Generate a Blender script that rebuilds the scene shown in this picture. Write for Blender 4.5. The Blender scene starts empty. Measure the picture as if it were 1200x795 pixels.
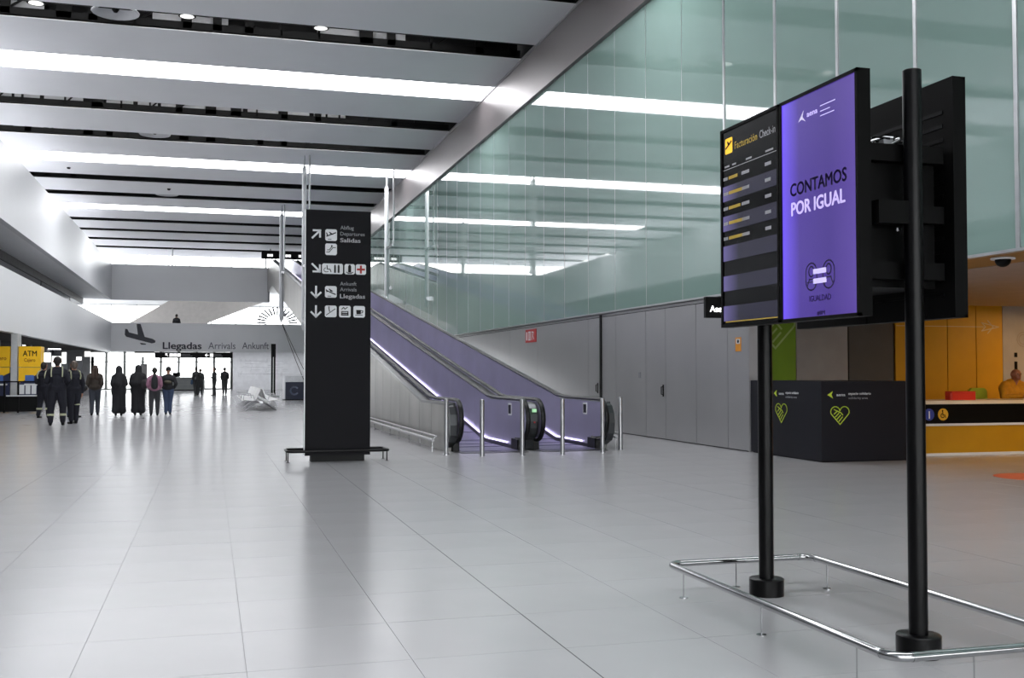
import bpy, bmesh, math, random
from mathutils import Vector, Matrix
R = random.Random(7)
PI = math.pi
sc = bpy.context.scene
COL = sc.collection

# ------------------------------------------------------------------ camera, sky, exposure
cd = bpy.data.cameras.new('camera'); cam = bpy.data.objects.new('camera', cd); COL.objects.link(cam)
cd.sensor_width = 36; cd.lens = 36 * 1241 / 1200; cd.clip_end = 600
PITCH, YAW = math.radians(1.823), math.radians(15.913)
cam.location = (0, 0, 1.45); cam.rotation_euler = (PI / 2 + PITCH, 0, -YAW)
sc.camera = cam
w = bpy.data.worlds.new('world'); sc.world = w; w.use_nodes = True
bg = w.node_tree.nodes['Background']; bg.inputs[0].default_value = (.985, .99, 1, 1); bg.inputs[1].default_value = 6.0
STRIP = 9.0          # radiance of the lit ceiling strips
sc.view_settings.view_transform = 'Standard'; sc.view_settings.look = 'None'
sc.view_settings.gamma = 1; sc.view_settings.exposure = 0.18; sc.view_settings.use_curve_mapping = False
sc.cycles.use_denoising = True; sc.cycles.adaptive_threshold = .004; sc.cycles.max_bounces = 8; sc.cycles.diffuse_bounces = 4
sc.cycles.glossy_bounces = 4; sc.cycles.transparent_max_bounces = 8
sc.cycles.caustics_reflective = False; sc.cycles.caustics_refractive = False; sc.cycles.sample_clamp_indirect = 6

# ------------------------------------------------------------------ helpers
def lin(c):
    return tuple((v / 255 / 12.92) if v / 255 <= .04045 else ((v / 255 + .055) / 1.055) ** 2.4 for v in c)
MATS = {}
def mat(name, rgb, rough=.5, metal=0, spec=.5, emit=0, var=.06, scale=3.0, coat=0, stretch=(1, 1, 1), ecol=None, rvar=.04, aniso=0):
    if name in MATS: return MATS[name]
    m = bpy.data.materials.new(name); m.use_nodes = True; MATS[name] = m
    nt = m.node_tree; b = nt.nodes['Principled BSDF']; c = lin(rgb)
    tc = nt.nodes.new('ShaderNodeTexCoord'); mp = nt.nodes.new('ShaderNodeMapping'); mp.inputs['Scale'].default_value = stretch
    no = nt.nodes.new('ShaderNodeTexNoise'); no.inputs['Scale'].default_value = scale; no.inputs['Detail'].default_value = 4
    nt.links.new(tc.outputs['Object'], mp.inputs[0]); nt.links.new(mp.outputs[0], no.inputs[0])
    cr = nt.nodes.new('ShaderNodeValToRGB')
    cr.color_ramp.elements[0].position = .3; cr.color_ramp.elements[1].position = .7
    cr.color_ramp.elements[0].color = tuple(v * (1 - var) for v in c) + (1,)
    cr.color_ramp.elements[1].color = tuple(min(1, v * (1 + var)) for v in c) + (1,)
    nt.links.new(no.outputs[0], cr.inputs[0]); nt.links.new(cr.outputs[0], b.inputs['Base Color'])
    mr = nt.nodes.new('ShaderNodeMapRange'); mr.inputs[3].default_value = max(.01, rough - rvar); mr.inputs[4].default_value = min(1, rough + rvar)
    nt.links.new(no.outputs[0], mr.inputs[0]); nt.links.new(mr.outputs[0], b.inputs['Roughness'])
    b.inputs['Metallic'].default_value = metal; b.inputs['Specular IOR Level'].default_value = spec
    b.inputs['Coat Weight'].default_value = coat
    if aniso:
        b.inputs['Anisotropic'].default_value = aniso; b.inputs['Anisotropic Rotation'].default_value = .25
        tg = nt.nodes.new('ShaderNodeTangent'); tg.direction_type = 'RADIAL'; tg.axis = 'Z'; nt.links.new(tg.outputs[0], b.inputs['Tangent'])
    if emit:
        b.inputs['Emission Color'].default_value = (*lin(ecol or rgb), 1); b.inputs['Emission Strength'].default_value = emit
    return m

def glassmat(name, tint=(246, 247, 247), ior=1.45):
    m = bpy.data.materials.new(name); m.use_nodes = True; nt = m.node_tree; nt.nodes.clear()
    o = nt.nodes.new('ShaderNodeOutputMaterial'); mx = nt.nodes.new('ShaderNodeMixShader')
    t = nt.nodes.new('ShaderNodeBsdfTransparent'); t.inputs[0].default_value = (*lin(tint), 1)
    g = nt.nodes.new('ShaderNodeBsdfGlossy'); g.inputs['Roughness'].default_value = .02
    f = nt.nodes.new('ShaderNodeFresnel'); f.inputs[0].default_value = ior
    nt.links.new(f.outputs[0], mx.inputs[0]); nt.links.new(t.outputs[0], mx.inputs[1]); nt.links.new(g.outputs[0], mx.inputs[2])
    nt.links.new(mx.outputs[0], o.inputs[0]); MATS[name] = m
    return m

class MB:
    def __init__(s): s.v = []; s.f = []; s.mi = []; s.cur = 0
    def add(s, vs, fs):
        n = len(s.v); s.v += [tuple(a) for a in vs]; s.f += [tuple(i + n for i in f) for f in fs]; s.mi += [s.cur] * len(fs); return s
    def box(s, x0, y0, z0, x1, y1, z1):
        return s.add([(x0, y0, z0), (x1, y0, z0), (x1, y1, z0), (x0, y1, z0), (x0, y0, z1), (x1, y0, z1), (x1, y1, z1), (x0, y1, z1)],
                     [(0, 3, 2, 1), (4, 5, 6, 7), (0, 1, 5, 4), (1, 2, 6, 5), (2, 3, 7, 6), (3, 0, 4, 7)])
    def cbox(s, x0, y0, z0, x1, y1, z1, b):
        """box with chamfered vertical edges"""
        p = [(x0 + b, y0), (x1 - b, y0), (x1, y0 + b), (x1, y1 - b), (x1 - b, y1), (x0 + b, y1), (x0, y1 - b), (x0, y0 + b)]
        return s.prism(p, 'z', z0, z1)
    def prism(s, p, ax, a, b):
        n = len(p)
        def q(u, v, w_): return {'z': (u, v, w_), 'x': (w_, u, v), 'y': (u, w_, v)}[ax]
        vs = [q(u, v, a) for u, v in p] + [q(u, v, b) for u, v in p]
        fs = [tuple(range(n))[::-1], tuple(range(n, 2 * n))] + [(i, (i + 1) % n, n + (i + 1) % n, n + i) for i in range(n)]
        return s.add(vs, fs)
    def plate(s, O, U, V, pts, d, d0=0):
        """flat polygon pts (u,v) extruded from d0 to d along U x V"""
        O, U, V = Vector(O), Vector(U), Vector(V); N = U.cross(V); n = len(pts)
        vs = [O + U * u + V * v + N * k for k in (d0, d) for u, v in pts]
        return s.add(vs, [tuple(range(n))[::-1], tuple(range(n, 2 * n))] + [(i, (i + 1) % n, n + (i + 1) % n, n + i) for i in range(n)])
    def stroke(s, O, U, V, pts, wd, d, d0=0, closed=False):
        P = list(pts) + ([pts[0]] if closed else [])
        for (a, b), (c, e) in zip(P, P[1:]):
            dx, dy = c - a, e - b; L = math.hypot(dx, dy) or 1e-6; ex, ey = dx / L * wd / 2, dy / L * wd / 2
            s.plate(O, U, V, [(a - ex + ey, b - ey - ex), (c + ex + ey, e + ey - ex), (c + ex - ey, e + ey + ex), (a - ex - ey, b - ey + ex)], d, d0)
        return s
    def cyl(s, p, q, r, seg=12, r2=None):
        return s.tube([p, q], r, seg, r2=r2)
    def tube(s, pts, r, seg=10, closed=False, r2=None, squash=None):
        P = [Vector(p) for p in pts]; n = len(P); rings = []
        up = Vector((0, 0, 1)); prev = None
        for i, p in enumerate(P):
            if closed: t = (P[(i + 1) % n] - P[i - 1])
            else: t = P[min(i + 1, n - 1)] - P[max(i - 1, 0)]
            t.normalize()
            a = (prev if prev is not None else (up if abs(t.z) < .9 else Vector((1, 0, 0))))
            a = (a - t * a.dot(t)).normalized(); prev = a; b = t.cross(a)
            rr = r if r2 is None else r + (r2 - r) * i / (n - 1)
            ka, kb = squash or (1, 1)
            rings.append([p + a * math.cos(k * 2 * PI / seg) * rr * ka + b * math.sin(k * 2 * PI / seg) * rr * kb for k in range(seg)])
        vs = [v for g in rings for v in g]; fs = []
        m = n if closed else n - 1
        for i in range(m):
            j = (i + 1) % n
            fs += [(i * seg + k, i * seg + (k + 1) % seg, j * seg + (k + 1) % seg, j * seg + k) for k in range(seg)]
        if not closed: fs += [tuple(range(seg))[::-1], tuple((n - 1) * seg + k for k in range(seg))]
        return s.add(vs, fs)
    def lathe(s, prof, c=(0, 0), seg=20):
        vs = []; n = len(prof)
        for r, z in prof: vs += [(c[0] + r * math.cos(k * 2 * PI / seg), c[1] + r * math.sin(k * 2 * PI / seg), z) for k in range(seg)]
        fs = [(i * seg + k, i * seg + (k + 1) % seg, (i + 1) * seg + (k + 1) % seg, (i + 1) * seg + k) for i in range(n - 1) for k in range(seg)]
        return s.add(vs, fs + [tuple(range(seg))[::-1], tuple((n - 1) * seg + k for k in range(seg))])
    def ball(s, c, r, seg=12, k=(1, 1, 1)):
        vs = []; n = seg // 2
        for i in range(1, n):
            a = PI * i / n
            vs += [(c[0] + r * k[0] * math.sin(a) * math.cos(j * 2 * PI / seg), c[1] + r * k[1] * math.sin(a) * math.sin(j * 2 * PI / seg), c[2] - r * k[2] * math.cos(a)) for j in range(seg)]
        fs = [(i * seg + j, i * seg + (j + 1) % seg, (i + 1) * seg + (j + 1) % seg, (i + 1) * seg + j) for i in range(n - 2) for j in range(seg)]
        b = len(vs); vs += [(c[0], c[1], c[2] - r * k[2]), (c[0], c[1], c[2] + r * k[2])]
        fs += [(b, (j + 1) % seg, j) for j in range(seg)] + [(b + 1, (n - 2) * seg + j, (n - 2) * seg + (j + 1) % seg) for j in range(seg)]
        return s.add(vs, fs)
    def mesh(s, name, m, smooth=False):
        me = bpy.data.meshes.new(name); me.from_pydata(s.v, [], s.f)
        for x in (m if isinstance(m, (list, tuple)) else [m]): me.materials.append(x)
        if any(s.mi): me.polygons.foreach_set('material_index', s.mi)
        bm = bmesh.new(); bm.from_mesh(me); bmesh.ops.recalc_face_normals(bm, faces=bm.faces)
        if smooth:
            for f in bm.faces: f.smooth = len(f.verts) <= 4
            for e in bm.edges:
                if len(e.link_faces) == 2 and e.calc_face_angle(0) > .7: e.smooth = False
        bm.to_mesh(me); bm.free(); return me
    def build(s, name, m, parent=None, loc=None, smooth=False):
        return link(name, s.mesh(name, m, smooth), parent, loc)

def link(name, me, parent=None, loc=None, rz=0):
    o = bpy.data.objects.new(name, me); COL.objects.link(o); o.parent = parent
    if loc: o.location = loc
    if rz: o.rotation_euler.z = rz
    return o
def tag(o, label=None, cat=None, group=None, kind=None):
    if label: o['label'] = label
    if cat: o['category'] = cat
    if group: o['group'] = group
    if kind: o['kind'] = kind
    return o
def thing(name, label, cat, loc=(0, 0, 0), rz=0, group=None):
    o = link(name, None, None, loc, rz); return tag(o, label, cat, group)
def struct(name, loc=(0, 0, 0)): return tag(link(name, None, None, loc), kind='structure')
def B(name, m, parent, *b, chamfer=None):
    k = MB(); k.box(*b); return k.build(name, m, parent)
def dup(o, parent=None):
    c = o.copy(); COL.objects.link(c); c.parent = parent
    for ch in [x for x in o.children]: dup(ch, c)
    return c

def lettering(body, O, U, V, wd, ht, m, parent, d=.002, bold=0.0, d0=0.0, name='lettering', box=False):
    """text fitted to a width wd and capital height ht, its lower left corner at O"""
    def geo(t):
        c = bpy.data.curves.new('t', 'FONT'); c.body = t; c.resolution_u = 3
        o = bpy.data.objects.new('t', c); COL.objects.link(o); bpy.context.view_layer.update()
        me = bpy.data.meshes.new_from_object(o.evaluated_get(bpy.context.evaluated_depsgraph_get())); bpy.data.objects.remove(o)
        return me
    me = geo(body); xs = [v.co.x for v in me.vertices]; x0, x1 = min(xs), max(xs)
    sx, sy = wd / (x1 - x0), ht / .69
    bm = bmesh.new()
    for dx, dy in (((0, 0), (bold, 0), (-bold, 0), (0, bold * .7), (0, -bold * .7)) if bold else ((0, 0),)):
        n0 = len(bm.verts); bm.from_mesh(me); bm.verts.ensure_lookup_table()
        for v in bm.verts[n0:]: v.co.x += dx; v.co.y += dy
    r = bmesh.ops.extrude_face_region(bm, geom=list(bm.faces))
    ev = {g for g in r['geom'] if isinstance(g, bmesh.types.BMVert)}
    O, U, V = Vector(O), Vector(U), Vector(V); N = U.cross(V)
    for v in bm.verts:
        k = d0 + (d if v in ev else 0)
        v.co = O + U * ((v.co.x - x0) * sx) + V * (v.co.y * sy) + N * k
    bmesh.ops.recalc_face_normals(bm, faces=bm.faces)
    bm.to_mesh(me); bm.free(); me.materials.clear(); me.materials.append(m)
    return link(name, me, parent)

XR, UZ = (1, 0, 0), (0, 0, 1)          # frame of anything facing the camera's end of the hall (-Y)
YL = (0, -1, 0)                        # frame of anything facing -X

# ------------------------------------------------------------------ materials
M_tile = mat('porcelain_tile', (166, 166, 168), .2, spec=.6, var=.03, scale=1.3, rvar=.008)
M_joint = mat('tile_joint', (104, 104, 105), .8)
M_dark = mat('dark_void', (16, 16, 18), .8)
M_plank = mat('ceiling_plank', (236, 236, 240), .55, var=.015, scale=.6)
M_white = mat('white_lacquer', (204, 206, 210), .36, var=.02, scale=.7, spec=.5, aniso=.85)
M_band = mat('grey_parapet', (232, 233, 236), .5, var=.02, scale=.5)
M_glass_teal = mat('teal_glass', (138, 164, 157), .03, spec=.8, var=.05, scale=.25, coat=.6, rvar=.0)
M_alu = mat('brushed_aluminium', (188, 190, 192), .32, metal=.85, var=.05, scale=8)
M_decksteel = mat('deck_steel', (88, 90, 92), .3, metal=.9, var=.08, scale=2)
M_satin = mat('satin_steel', (165, 166, 168), .34, metal=.9, var=.05, scale=5)
M_steel = mat('stainless_steel', (196, 197, 200), .2, metal=1, var=.04, scale=8)
M_chrome = mat('polished_chrome', (168, 169, 170), .13, metal=1, var=.03)
M_clad = mat('satin_metal_cladding', (158, 158, 160), .34, metal=.4, var=.04, scale=1.2)
M_beam = mat('beam_metal', (118, 112, 113), .36, metal=.5, var=.03, aniso=.8, scale=.8)
M_black = mat('black_lacquer', (6, 6, 7), .4, var=.2, spec=.15)
M_pole = mat('black_pole_paint', (7, 7, 8), .3, spec=.18)
M_rubber = mat('black_rubber', (12, 12, 13), .4, spec=.3)
M_totem = mat('totem_graphite', (12, 12, 17), .45, spec=.1, var=.06)
M_sign = mat('sign_white', (205, 207, 210), .5, emit=.08)
M_signgrey = mat('sign_grey', (140, 142, 146), .5)
M_red = mat('sign_red', (170, 30, 32), .5)
M_violet_lit = mat('steel_violet_light_tint', (178, 174, 200), .36, metal=.5, var=.14, scale=.8, stretch=(1, .6, 1))  # plain steel, with the violet LED light put into its colour
M_skd = mat('belt_ridge', (74, 70, 96), .4, metal=.4)
M_led = mat('white_violet_led', (225, 215, 255), .5, emit=3)
M_belt = mat('walkway_pallet', (95, 90, 125), .4, metal=.4)
M_strip = mat('lit_strip_diffuser', (255, 255, 255), .5, emit=STRIP, ecol=(252, 252, 255), var=0)
M_yellow = mat('ochre_panel', (186, 138, 6), .45, var=.05)
M_green = mat('lime_panel', (112, 152, 24), .5)
M_greyp = mat('light_grey_panel', (150, 148, 148), .6)
M_darkp = mat('anthracite_panel', (70, 70, 70), .6)
M_beige = mat('beige_plaster', (176, 160, 150), .7)
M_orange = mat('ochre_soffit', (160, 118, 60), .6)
M_navy = mat('navy_stand', (15, 16, 24), .5, spec=.25)
M_lime = mat('lime_print', (170, 190, 50), .5, emit=.12)
M_ochre_sign = mat('amber_print', (222, 170, 20), .5)
M_pane = glassmat('clear_glass')

# ------------------------------------------------------------------ floor
Y0, Y1 = -14.0, 92.6
floor = struct('floor')
B('floor_base', M_joint, floor, -14, Y0, -.25, 22, Y1 + 3, -.005)
TX, TY, OX, OY = .8125, .815, .184, 6.15
def seen(x, y):
    v = Vector((x, y, -1.45)); q = cam.rotation_euler.to_matrix().transposed() @ v
    if q.z > -.5: return None
    return 600 + 1241 * q.x / -q.z, 397.5 - 1241 * q.y / -q.z
near, rest = [], []
for i in range(-18, 27):
    for j in range(-25, 107):
        x, y = OX + TX * i, OY + TY * j
        if not (-14 < x < 21 and y < Y1): continue
        p = seen(x + TX / 2, y + TY / 2)
        if p and -120 < p[0] < 1320 and p[1] < 900: near.append((math.hypot(x, y), i, j))
        else: rest.append((i, j))
near.sort(); rest += [(i, j) for _, i, j in near[300:]]
def tile_gap(i): return .011 if (i - 2) % 5 == 0 else .0035      # wider movement joint every fifth column
for wide in (0, 1):
    k = MB(); a = .0055 if wide else .0013
    k.box(a, .0016, -.02, TX - .0013, TY - .0016, 0); MATS['t%d' % wide] = k.mesh('tile', M_tile)
for _, i, j in near[:300]:
    o = link('tile', MATS['t1' if (i - 2) % 5 == 0 else 't0'], floor, (OX + TX * i, OY + TY * j, R.uniform(-.0006, 0)))
k = MB()
for i, j in rest:
    x, y = OX + TX * i, OY + TY * j; a = .0055 if (i - 2) % 5 == 0 else .0018
    g = .0013
    if y > 24: a = g = 0          # joints are too fine to tell apart from here on
    k.add([(x + a, y + g, 0), (x + TX - g, y + g, 0), (x + TX - g, y + TY - g, 0), (x + a, y + TY - g, 0)], [(0, 1, 2, 3)])
o = k.build('far_tiles', M_tile, floor); o['kind'] = 'stuff'
for q in (-1, 0, 1): B('movement_joint', M_dark, floor, OX + TX * (2 + 5 * q) - .0012, Y0, -.02, OX + TX * (2 + 5 * q) + .0056, 40, -.0012)

# ------------------------------------------------------------------ ceiling: planks, slots with trusses, lit strips
CZ, XL, XG = 11.3, -7.0, 9.48
LIGHTS = [(-10.4, 1.95), (5.1, 1.95), (20.6, 1.95), (36.0, 1.95), (51.75, 2.1), (66.8, 1.9)]
SLOTS = [(-5.2, 1.4), (0, 1.4), (10.3, 1.4), (15.4, 1.4), (25.74, 1.45), (30.9, 1.5), (41.25, 1.6), (46.4, 1.35), (56.8, 1.5), (61.95, 1.4), (72.3, 1.4), (77.4, 1.3), (82.6, 1.4), (87.9, 1.4)]
ceiling = struct('ceiling')
B('roof_slab', M_dark, ceiling, -14, Y0, 14.0, XG + .6, 93.6, 14.3)
cuts = sorted([(c - v / 2, c + v / 2) for c, v in LIGHTS + SLOTS]); y = Y0
for a, b in cuts + [(93.6, 94)]:
    if a > y: B('plank', M_plank, ceiling, -13, y, CZ, 9.36, a, CZ + .02)
    y = b
M_truss = mat('truss_black', (10, 10, 11), .6, spec=.2)
M_duct = mat('plenum_grey', (200, 200, 204), .6)
M_plen = mat('added_plenum_lamp', (255, 255, 255), .5, emit=30)  # unseen emitters added above the front slots to brighten the panels there
n_s = -1
for n, (c, v) in enumerate(SLOTS):
    if c < 12: continue
    n_s = {30.9: 0, 41.25: 1, 46.4: 2}.get(c, 9)
    k = MB(); yb = c + v / 2 + .12; x = -13.0
    for z, t in ((CZ + .08, .10), (CZ + 1.15, .07)): k.box(-13, yb - t, z, 9.3, yb + t, z + 2 * t)
    k.box(-13, c - v / 2 - .2, CZ + .1, 9.3, c - v / 2 - .08, CZ + .3)
    k.box(-13, c - .03, CZ + .22, 9.3, c + .03, CZ + .28)
    while x < 9:
        s_ = R.uniform(.8, 1.5); wd = R.choice([.06, .06, .25, .4])
        k.box(x, yb - .1, CZ + .1, x + wd, yb + .05, CZ + 1.2)
        if R.random() < .35: k.tube([(x, yb, CZ + .15), (x + s_, yb, CZ + 1.15)], .035, 5)
        x += s_
    k.build('truss', M_truss, ceiling)
    k = MB(); x = -12.5
    while x < 5.5:
        s_ = R.uniform(.5, 1.6); z = CZ + R.uniform(.16, .26)
        if R.random() < (.75 if n_s < 2 else .35 if n_s == 2 else 0): k.box(x, yb + .16, z, x + s_ * .85, yb + .2, z + R.uniform(.3, .6))
        x += s_
    if k.v: k.build('duct_panel', M_duct, ceiling)
    if n_s < 3: B('added_plenum_lamp', M_plen, ceiling, -12, c - v / 2 + .1, CZ + .62, 7, c - v / 2 + .16, CZ + .66)
    B('plenum_board', M_dark, ceiling, -13, yb + .6, CZ + .06, 9.3, yb + .66, 14)
where = {5.1: 'directly above, out of the picture', 20.6: 'just out of the picture overhead'}
names = {-10.4: 'behind the viewer at the glazed entrance', 5.1: 'over the near floor, out of the picture', 20.6: 'above the walkway foot, out of the picture', 36.0: 'nearest and widest, crossing the upper left', 51.75: 'second from the front, behind the tall white rods', 66.8: 'farthest and thinnest, just above the far parapets'}
for c, v in LIGHTS:
    t = thing('ceiling_light', 'white ceiling light strip, ' + names[c], 'light', (0, c, CZ), 0, 'lit strips across the ceiling')
    B('diffuser', M_strip, t, -9.2, -v / 2 + .02, .02, 9.3, v / 2 - .02, .06)
    k = MB(); k.box(-9.25, -v / 2, .0, 9.33, -v / 2 + .02, .12); k.box(-9.25, v / 2 - .02, 0, 9.33, v / 2, .12); k.build('frame', M_plank, t)
for x, y, l in ((-2.6, 30.9, 'largest grey dish speaker in the front ceiling slot'), (-2.3, 46.4, 'grey dish speaker in the third dark ceiling slot'), (-2.4, 61.95, 'small grey dish speaker in the fifth dark ceiling slot')):
    t = thing('ceiling_speaker', l, 'speaker', (x, y, CZ + .1), 0, 'dish speakers in the slots')
    k = MB(); k.lathe([(.1, .25), (.45, .12), (.6, .0), (.62, 0), (.64, .03), (.5, .16), (.12, .32)]); k.build('dish', MATS['plenum_grey'], t, smooth=True)
    k = MB(); k.cyl((0, 0, .2), (0, 0, 1.2), .03, 6); k.lathe([(.05, .02), (.1, .1), (.05, .2)]); k.build('mount', M_truss, t)
M_spot = mat('lit_spot', (235, 235, 230), .5, emit=1.2)
for x, y, l in ((-4.6, 30.7, 'leftmost spotlight in the front ceiling slot'), (-.7, 30.7, 'middle spotlight in the front ceiling slot, right of the dish speaker'), (3.0, 30.7, 'rightmost spotlight in the front ceiling slot')):
    t = thing('ceiling_spotlight', l, 'spotlight', (x, y, CZ + .12), 0, 'spotlights in the front ceiling slot')
    k = MB(); k.lathe([(.2, .0), (.24, .0), (.2, .2), (.06, .26)], seg=16); k.build('housing', M_truss, t, smooth=True)
    k = MB(); k.lathe([(.01, -.005), (.19, -.005), (.19, .01), (.01, .012)], seg=16); k.build('lamp', M_spot, t)
for x, y, l in ((-6.6, 54.4, 'tiny smoke detector on the plank left behind the second lit strip'), (-2.2, 59.3, 'tiny smoke detector on a plank in mid ceiling')):
    k = MB(); k.lathe([(.03, -.07), (.07, -.06), (.09, 0), (.09, .02)], seg=12); tag(k.build('smoke_detector', M_truss, None, (x, y, CZ - .01)), l, 'detector', 'smoke detectors on the ceiling')

# ------------------------------------------------------------------ right wall: beam, glass, metal cladding
wr = struct('wall_right')
B('backing', M_dark, wr, XG + .06, Y0, 2.97, XG + .3, 93.6, 14)
B('lower_backing', M_dark, wr, XG + .05, 17.52, 0, XG + .3, 93.6, 2.97)
y = 10.69 - 1.912 * 12; n = 0
me = MB().box(0, .008, 2.97, .05, 1.904, 9.86).mesh('glass_pane', M_glass_teal)
mu = MB().box(-.02, -.033, 2.96, .03, .033, 9.86).mesh('mullion', M_alu)
mu2 = MB().box(-.004, -.007, 2.96, .03, .007, 9.86).mesh('mullion', M_alu)
while y < 92.5:
    link('glass_pane', me, wr, (XG, y, 0)); link('mullion', mu if y < 19.5 else mu2, wr, (XG, y, 0)); y += 1.912
t1 = tag(MB().box(XG - .12, Y0, 9.84, XG + .06, 93.6, CZ - .02).build('trim_1', M_beam), kind='structure')
t2 = tag(MB().box(XG - .16, Y0, CZ - .05, XG - .02, 93.6, CZ + .03).build('trim_2', M_alu), kind='structure')
t3 = tag(MB().box(XG - .04, Y0, 2.93, XG + .06, 93.6, 2.97).build('trim_3', M_alu), kind='structure')
J = [17.47, 18.27, 19.63, 21.13, 22.21, 24.04, 25.05, 25.97, 30.44, 33.46, 34.84, 40.6, 45, 50, 56, 62, 68, 75, 82, 92.5]
for a, b in zip(J, J[1:]):
    door = (21.13, 22.21) == (a, b) or (24.04, 25.05) == (a, b)
    g = .009
    B('panel', M_clad, wr, XG, a + .006, .02, XG + .05, b - g, 2.84)
B('panel', M_clad, wr, XG + .012, 17.5, 2.86, XG + .05, 92.5, 2.92)
B('joint_strip', M_black, wr, XG - .03, 24.99, .01, XG, 25.1, 2.9)
k = MB(); k.box(XG, 17.44, 0, XG + .3, 17.47, 2.93); k.build('end_panel', M_clad, wr)
for yy, nm in ((21.25, 'door_handle'), (25.3, 'door_handle')):
    k = MB(); k.tube([(XG, yy, .97), (XG - .05, yy, .98), (XG - .05, yy, 1.14), (XG, yy, 1.15)], .012, 8); k.box(XG - .01, yy - .03, .93, XG, yy + .03, 1.19)
    k.build(nm, M_black, wr)
k = MB(); k.box(XG - .012, 22.5, 1.33, XG, 22.62, 1.46); k.build('wall_switch', M_signgrey, wr)

# small signs on the right wall
t = thing('fire_equipment_sign', 'red fire equipment sign high on the grey metal wall beyond the walkways', 'sign', (XG - .02, 31.1, 2.38))
B('board', M_red, t, 0, -.55, 0, .02, .55, .4)
lettering('1', (-.001, .45, .07), YL, UZ, .1, .26, M_sign, t)
k = MB()
k.stroke((0, 0, 0), YL, UZ, [(-.22, .08), (-.22, .32), (-.02, .32), (-.02, .08)], .035, .004, closed=True)
k.stroke((0, 0, 0), YL, UZ, [(-.12, .1), (-.12, .3)], .04, .004)
k.stroke((0, 0, 0), YL, UZ, [(.12, .08), (.12, .32), (.3, .3), (.24, .2), (.32, .1)], .03, .004); k.build('symbol', M_sign, t)
t = thing('orange_notice', 'small orange notice on the last grey wall panel beside the green panel', 'notice', (XG - .006, 17.84, 1.85))
B('sheet', mat('notice_orange', (214, 140, 30), .5), t, 0, -.11, 0, .006, .11, .26)
k = MB(); k.box(-.002, -.07, .14, 0, .07, .23); k.build('picture_panel', M_sign, t)
k = MB(); k.plate((-.002, 0, .185), YL, UZ, [(.035 * math.cos(a * PI / 4), .035 * math.sin(a * PI / 4)) for a in range(8)], .002); k.build('symbol', M_black, t)
t = thing('toilet_sign', 'black lit hanging sign with white lettering beneath the glass wall', 'sign', (8.12, 17.0, 2.42))
B('board', M_black, t, .28, 0, 0, 1.12, .08, .37)
M_lit = mat('lit_white', (255, 255, 255), .5, emit=1.0)
lettering('Aseos', (.363, 0, .107), XR, UZ, .37, .105, M_lit, t, bold=.01)
k = MB(); k.box(.7, .02, .37, 1.38, .06, .42); k.build('bracket', M_black, t); B('bracket', M_black, t, 1.33, .02, .42, 1.38, .06, .52)
# distant mirrored ceiling of the recess right of the wall
rec = struct('wall_back')
BX = [(9.6, 10.914, M_green), (10.914, 11.853, M_green), (11.853, 13.1, M_greyp), (13.12, 14.224, M_darkp), (14.27, 15.6, M_yellow), (15.61, 16.35, M_yellow), (16.36, 17.06, M_yellow), (17.06, 22, M_greyp)]
B('backing', M_dark, rec, 9.75, 19.82, 0, 22, 19.95, 2.96)
for a, b, m in BX: B('panel', m, rec, a, 19.77, .01, b - .012, 19.82, 2.94)
def heart(s, n=12):
    pts = [(0, -1), (-.9, -.05)] + [(-.5 + .5 * math.cos(a), .2 + .5 * math.sin(a)) for a in [PI + .3 - i * (PI + .1) / n for i in range(n + 1)]]
    pts = pts + [(-x, y) for x, y in pts[::-1][1:-1]]
    return [(x * s, y * s) for x, y in pts]
def heart_logo(O, U, s, wd, m, parent, d=.003):
    k = MB(); k.stroke(O, U, UZ, heart(s), wd, d, closed=True)
    for a, b in (((-.62, .42), (.12, .1)), ((.12, .1), (.3, -.1)), ((-.62, .0), (-.28, .28)), ((-.5, -.28), (-.12, .06)), ((-.32, -.5), (.06, -.12)), ((-.12, -.7), (.26, -.3))):
        k.stroke(O, U, UZ, [(a[0] * s, a[1] * s), (b[0] * s, b[1] * s)], wd, d)
    return k.build('heart_logo', m, parent)
heart_logo((11.36, 19.768, 2.42), XR, .46, .04, mat('pale_green_print', (170, 195, 120), .5), rec)
k = MB(); k.stroke((0, 19.768, 2.47), XR, UZ, [(14.3, 0), (16.55, 0)], .012, .003)
k.stroke((0, 19.768, 2.47), XR, UZ, [(16.5, -.09), (16.95, 0), (16.5, .09), (16.6, 0)], .02, .003, closed=True); k.stroke((0, 19.768, 2.47), XR, UZ, [(16.66, .14), (16.8, 0), (16.66, -.14)], .02, .003)
k.build('line_graphic', mat('print_pale', (200, 185, 150), .5), rec)
k = MB(); k.box(17.36, 19.765, 1.28, 17.44, 19.77, 1.7); k.box(17.36, 19.765, 1.8, 17.44, 19.77, 1.9); k.build('information_mark', M_black, rec)
k = MB(); 
for r_, z in ((.16, 2.2), (.11, 2.2)): k.stroke((17.6, 19.768, z), XR, UZ, [(r_ * math.cos(a), r_ * math.sin(a)) for a in [i * PI / 6 for i in range(12)]], .02, .002, closed=True)
k.build('round_graphic', mat('print_faint', (140, 132, 128), .5), rec)
tag(MB().box(21.9, Y0, 0, 22.1, 19.95, 2.96).build('wall_side', M_greyp), kind='structure')
c2 = struct('ceiling_recess')
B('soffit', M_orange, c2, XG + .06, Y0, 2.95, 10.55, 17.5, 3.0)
B('board', M_beige, c2, 10.55, Y0, 2.94, 22, 19.8, 3.0); B('board', M_beige, c2, XG + .3, 17.5, 2.95, 10.55, 19.8, 3.0)
M_warm = mat('warm_downlight', (255, 214, 150), .5, emit=34, ecol=(255, 200, 130))
DL = ['nearest the black cube stand before the counter', 'before the middle of the counter', 'at the right end before the counter', 'over the right end of the counter', 'in the far right corner of the recess', 'behind the seated man at the right']
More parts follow.
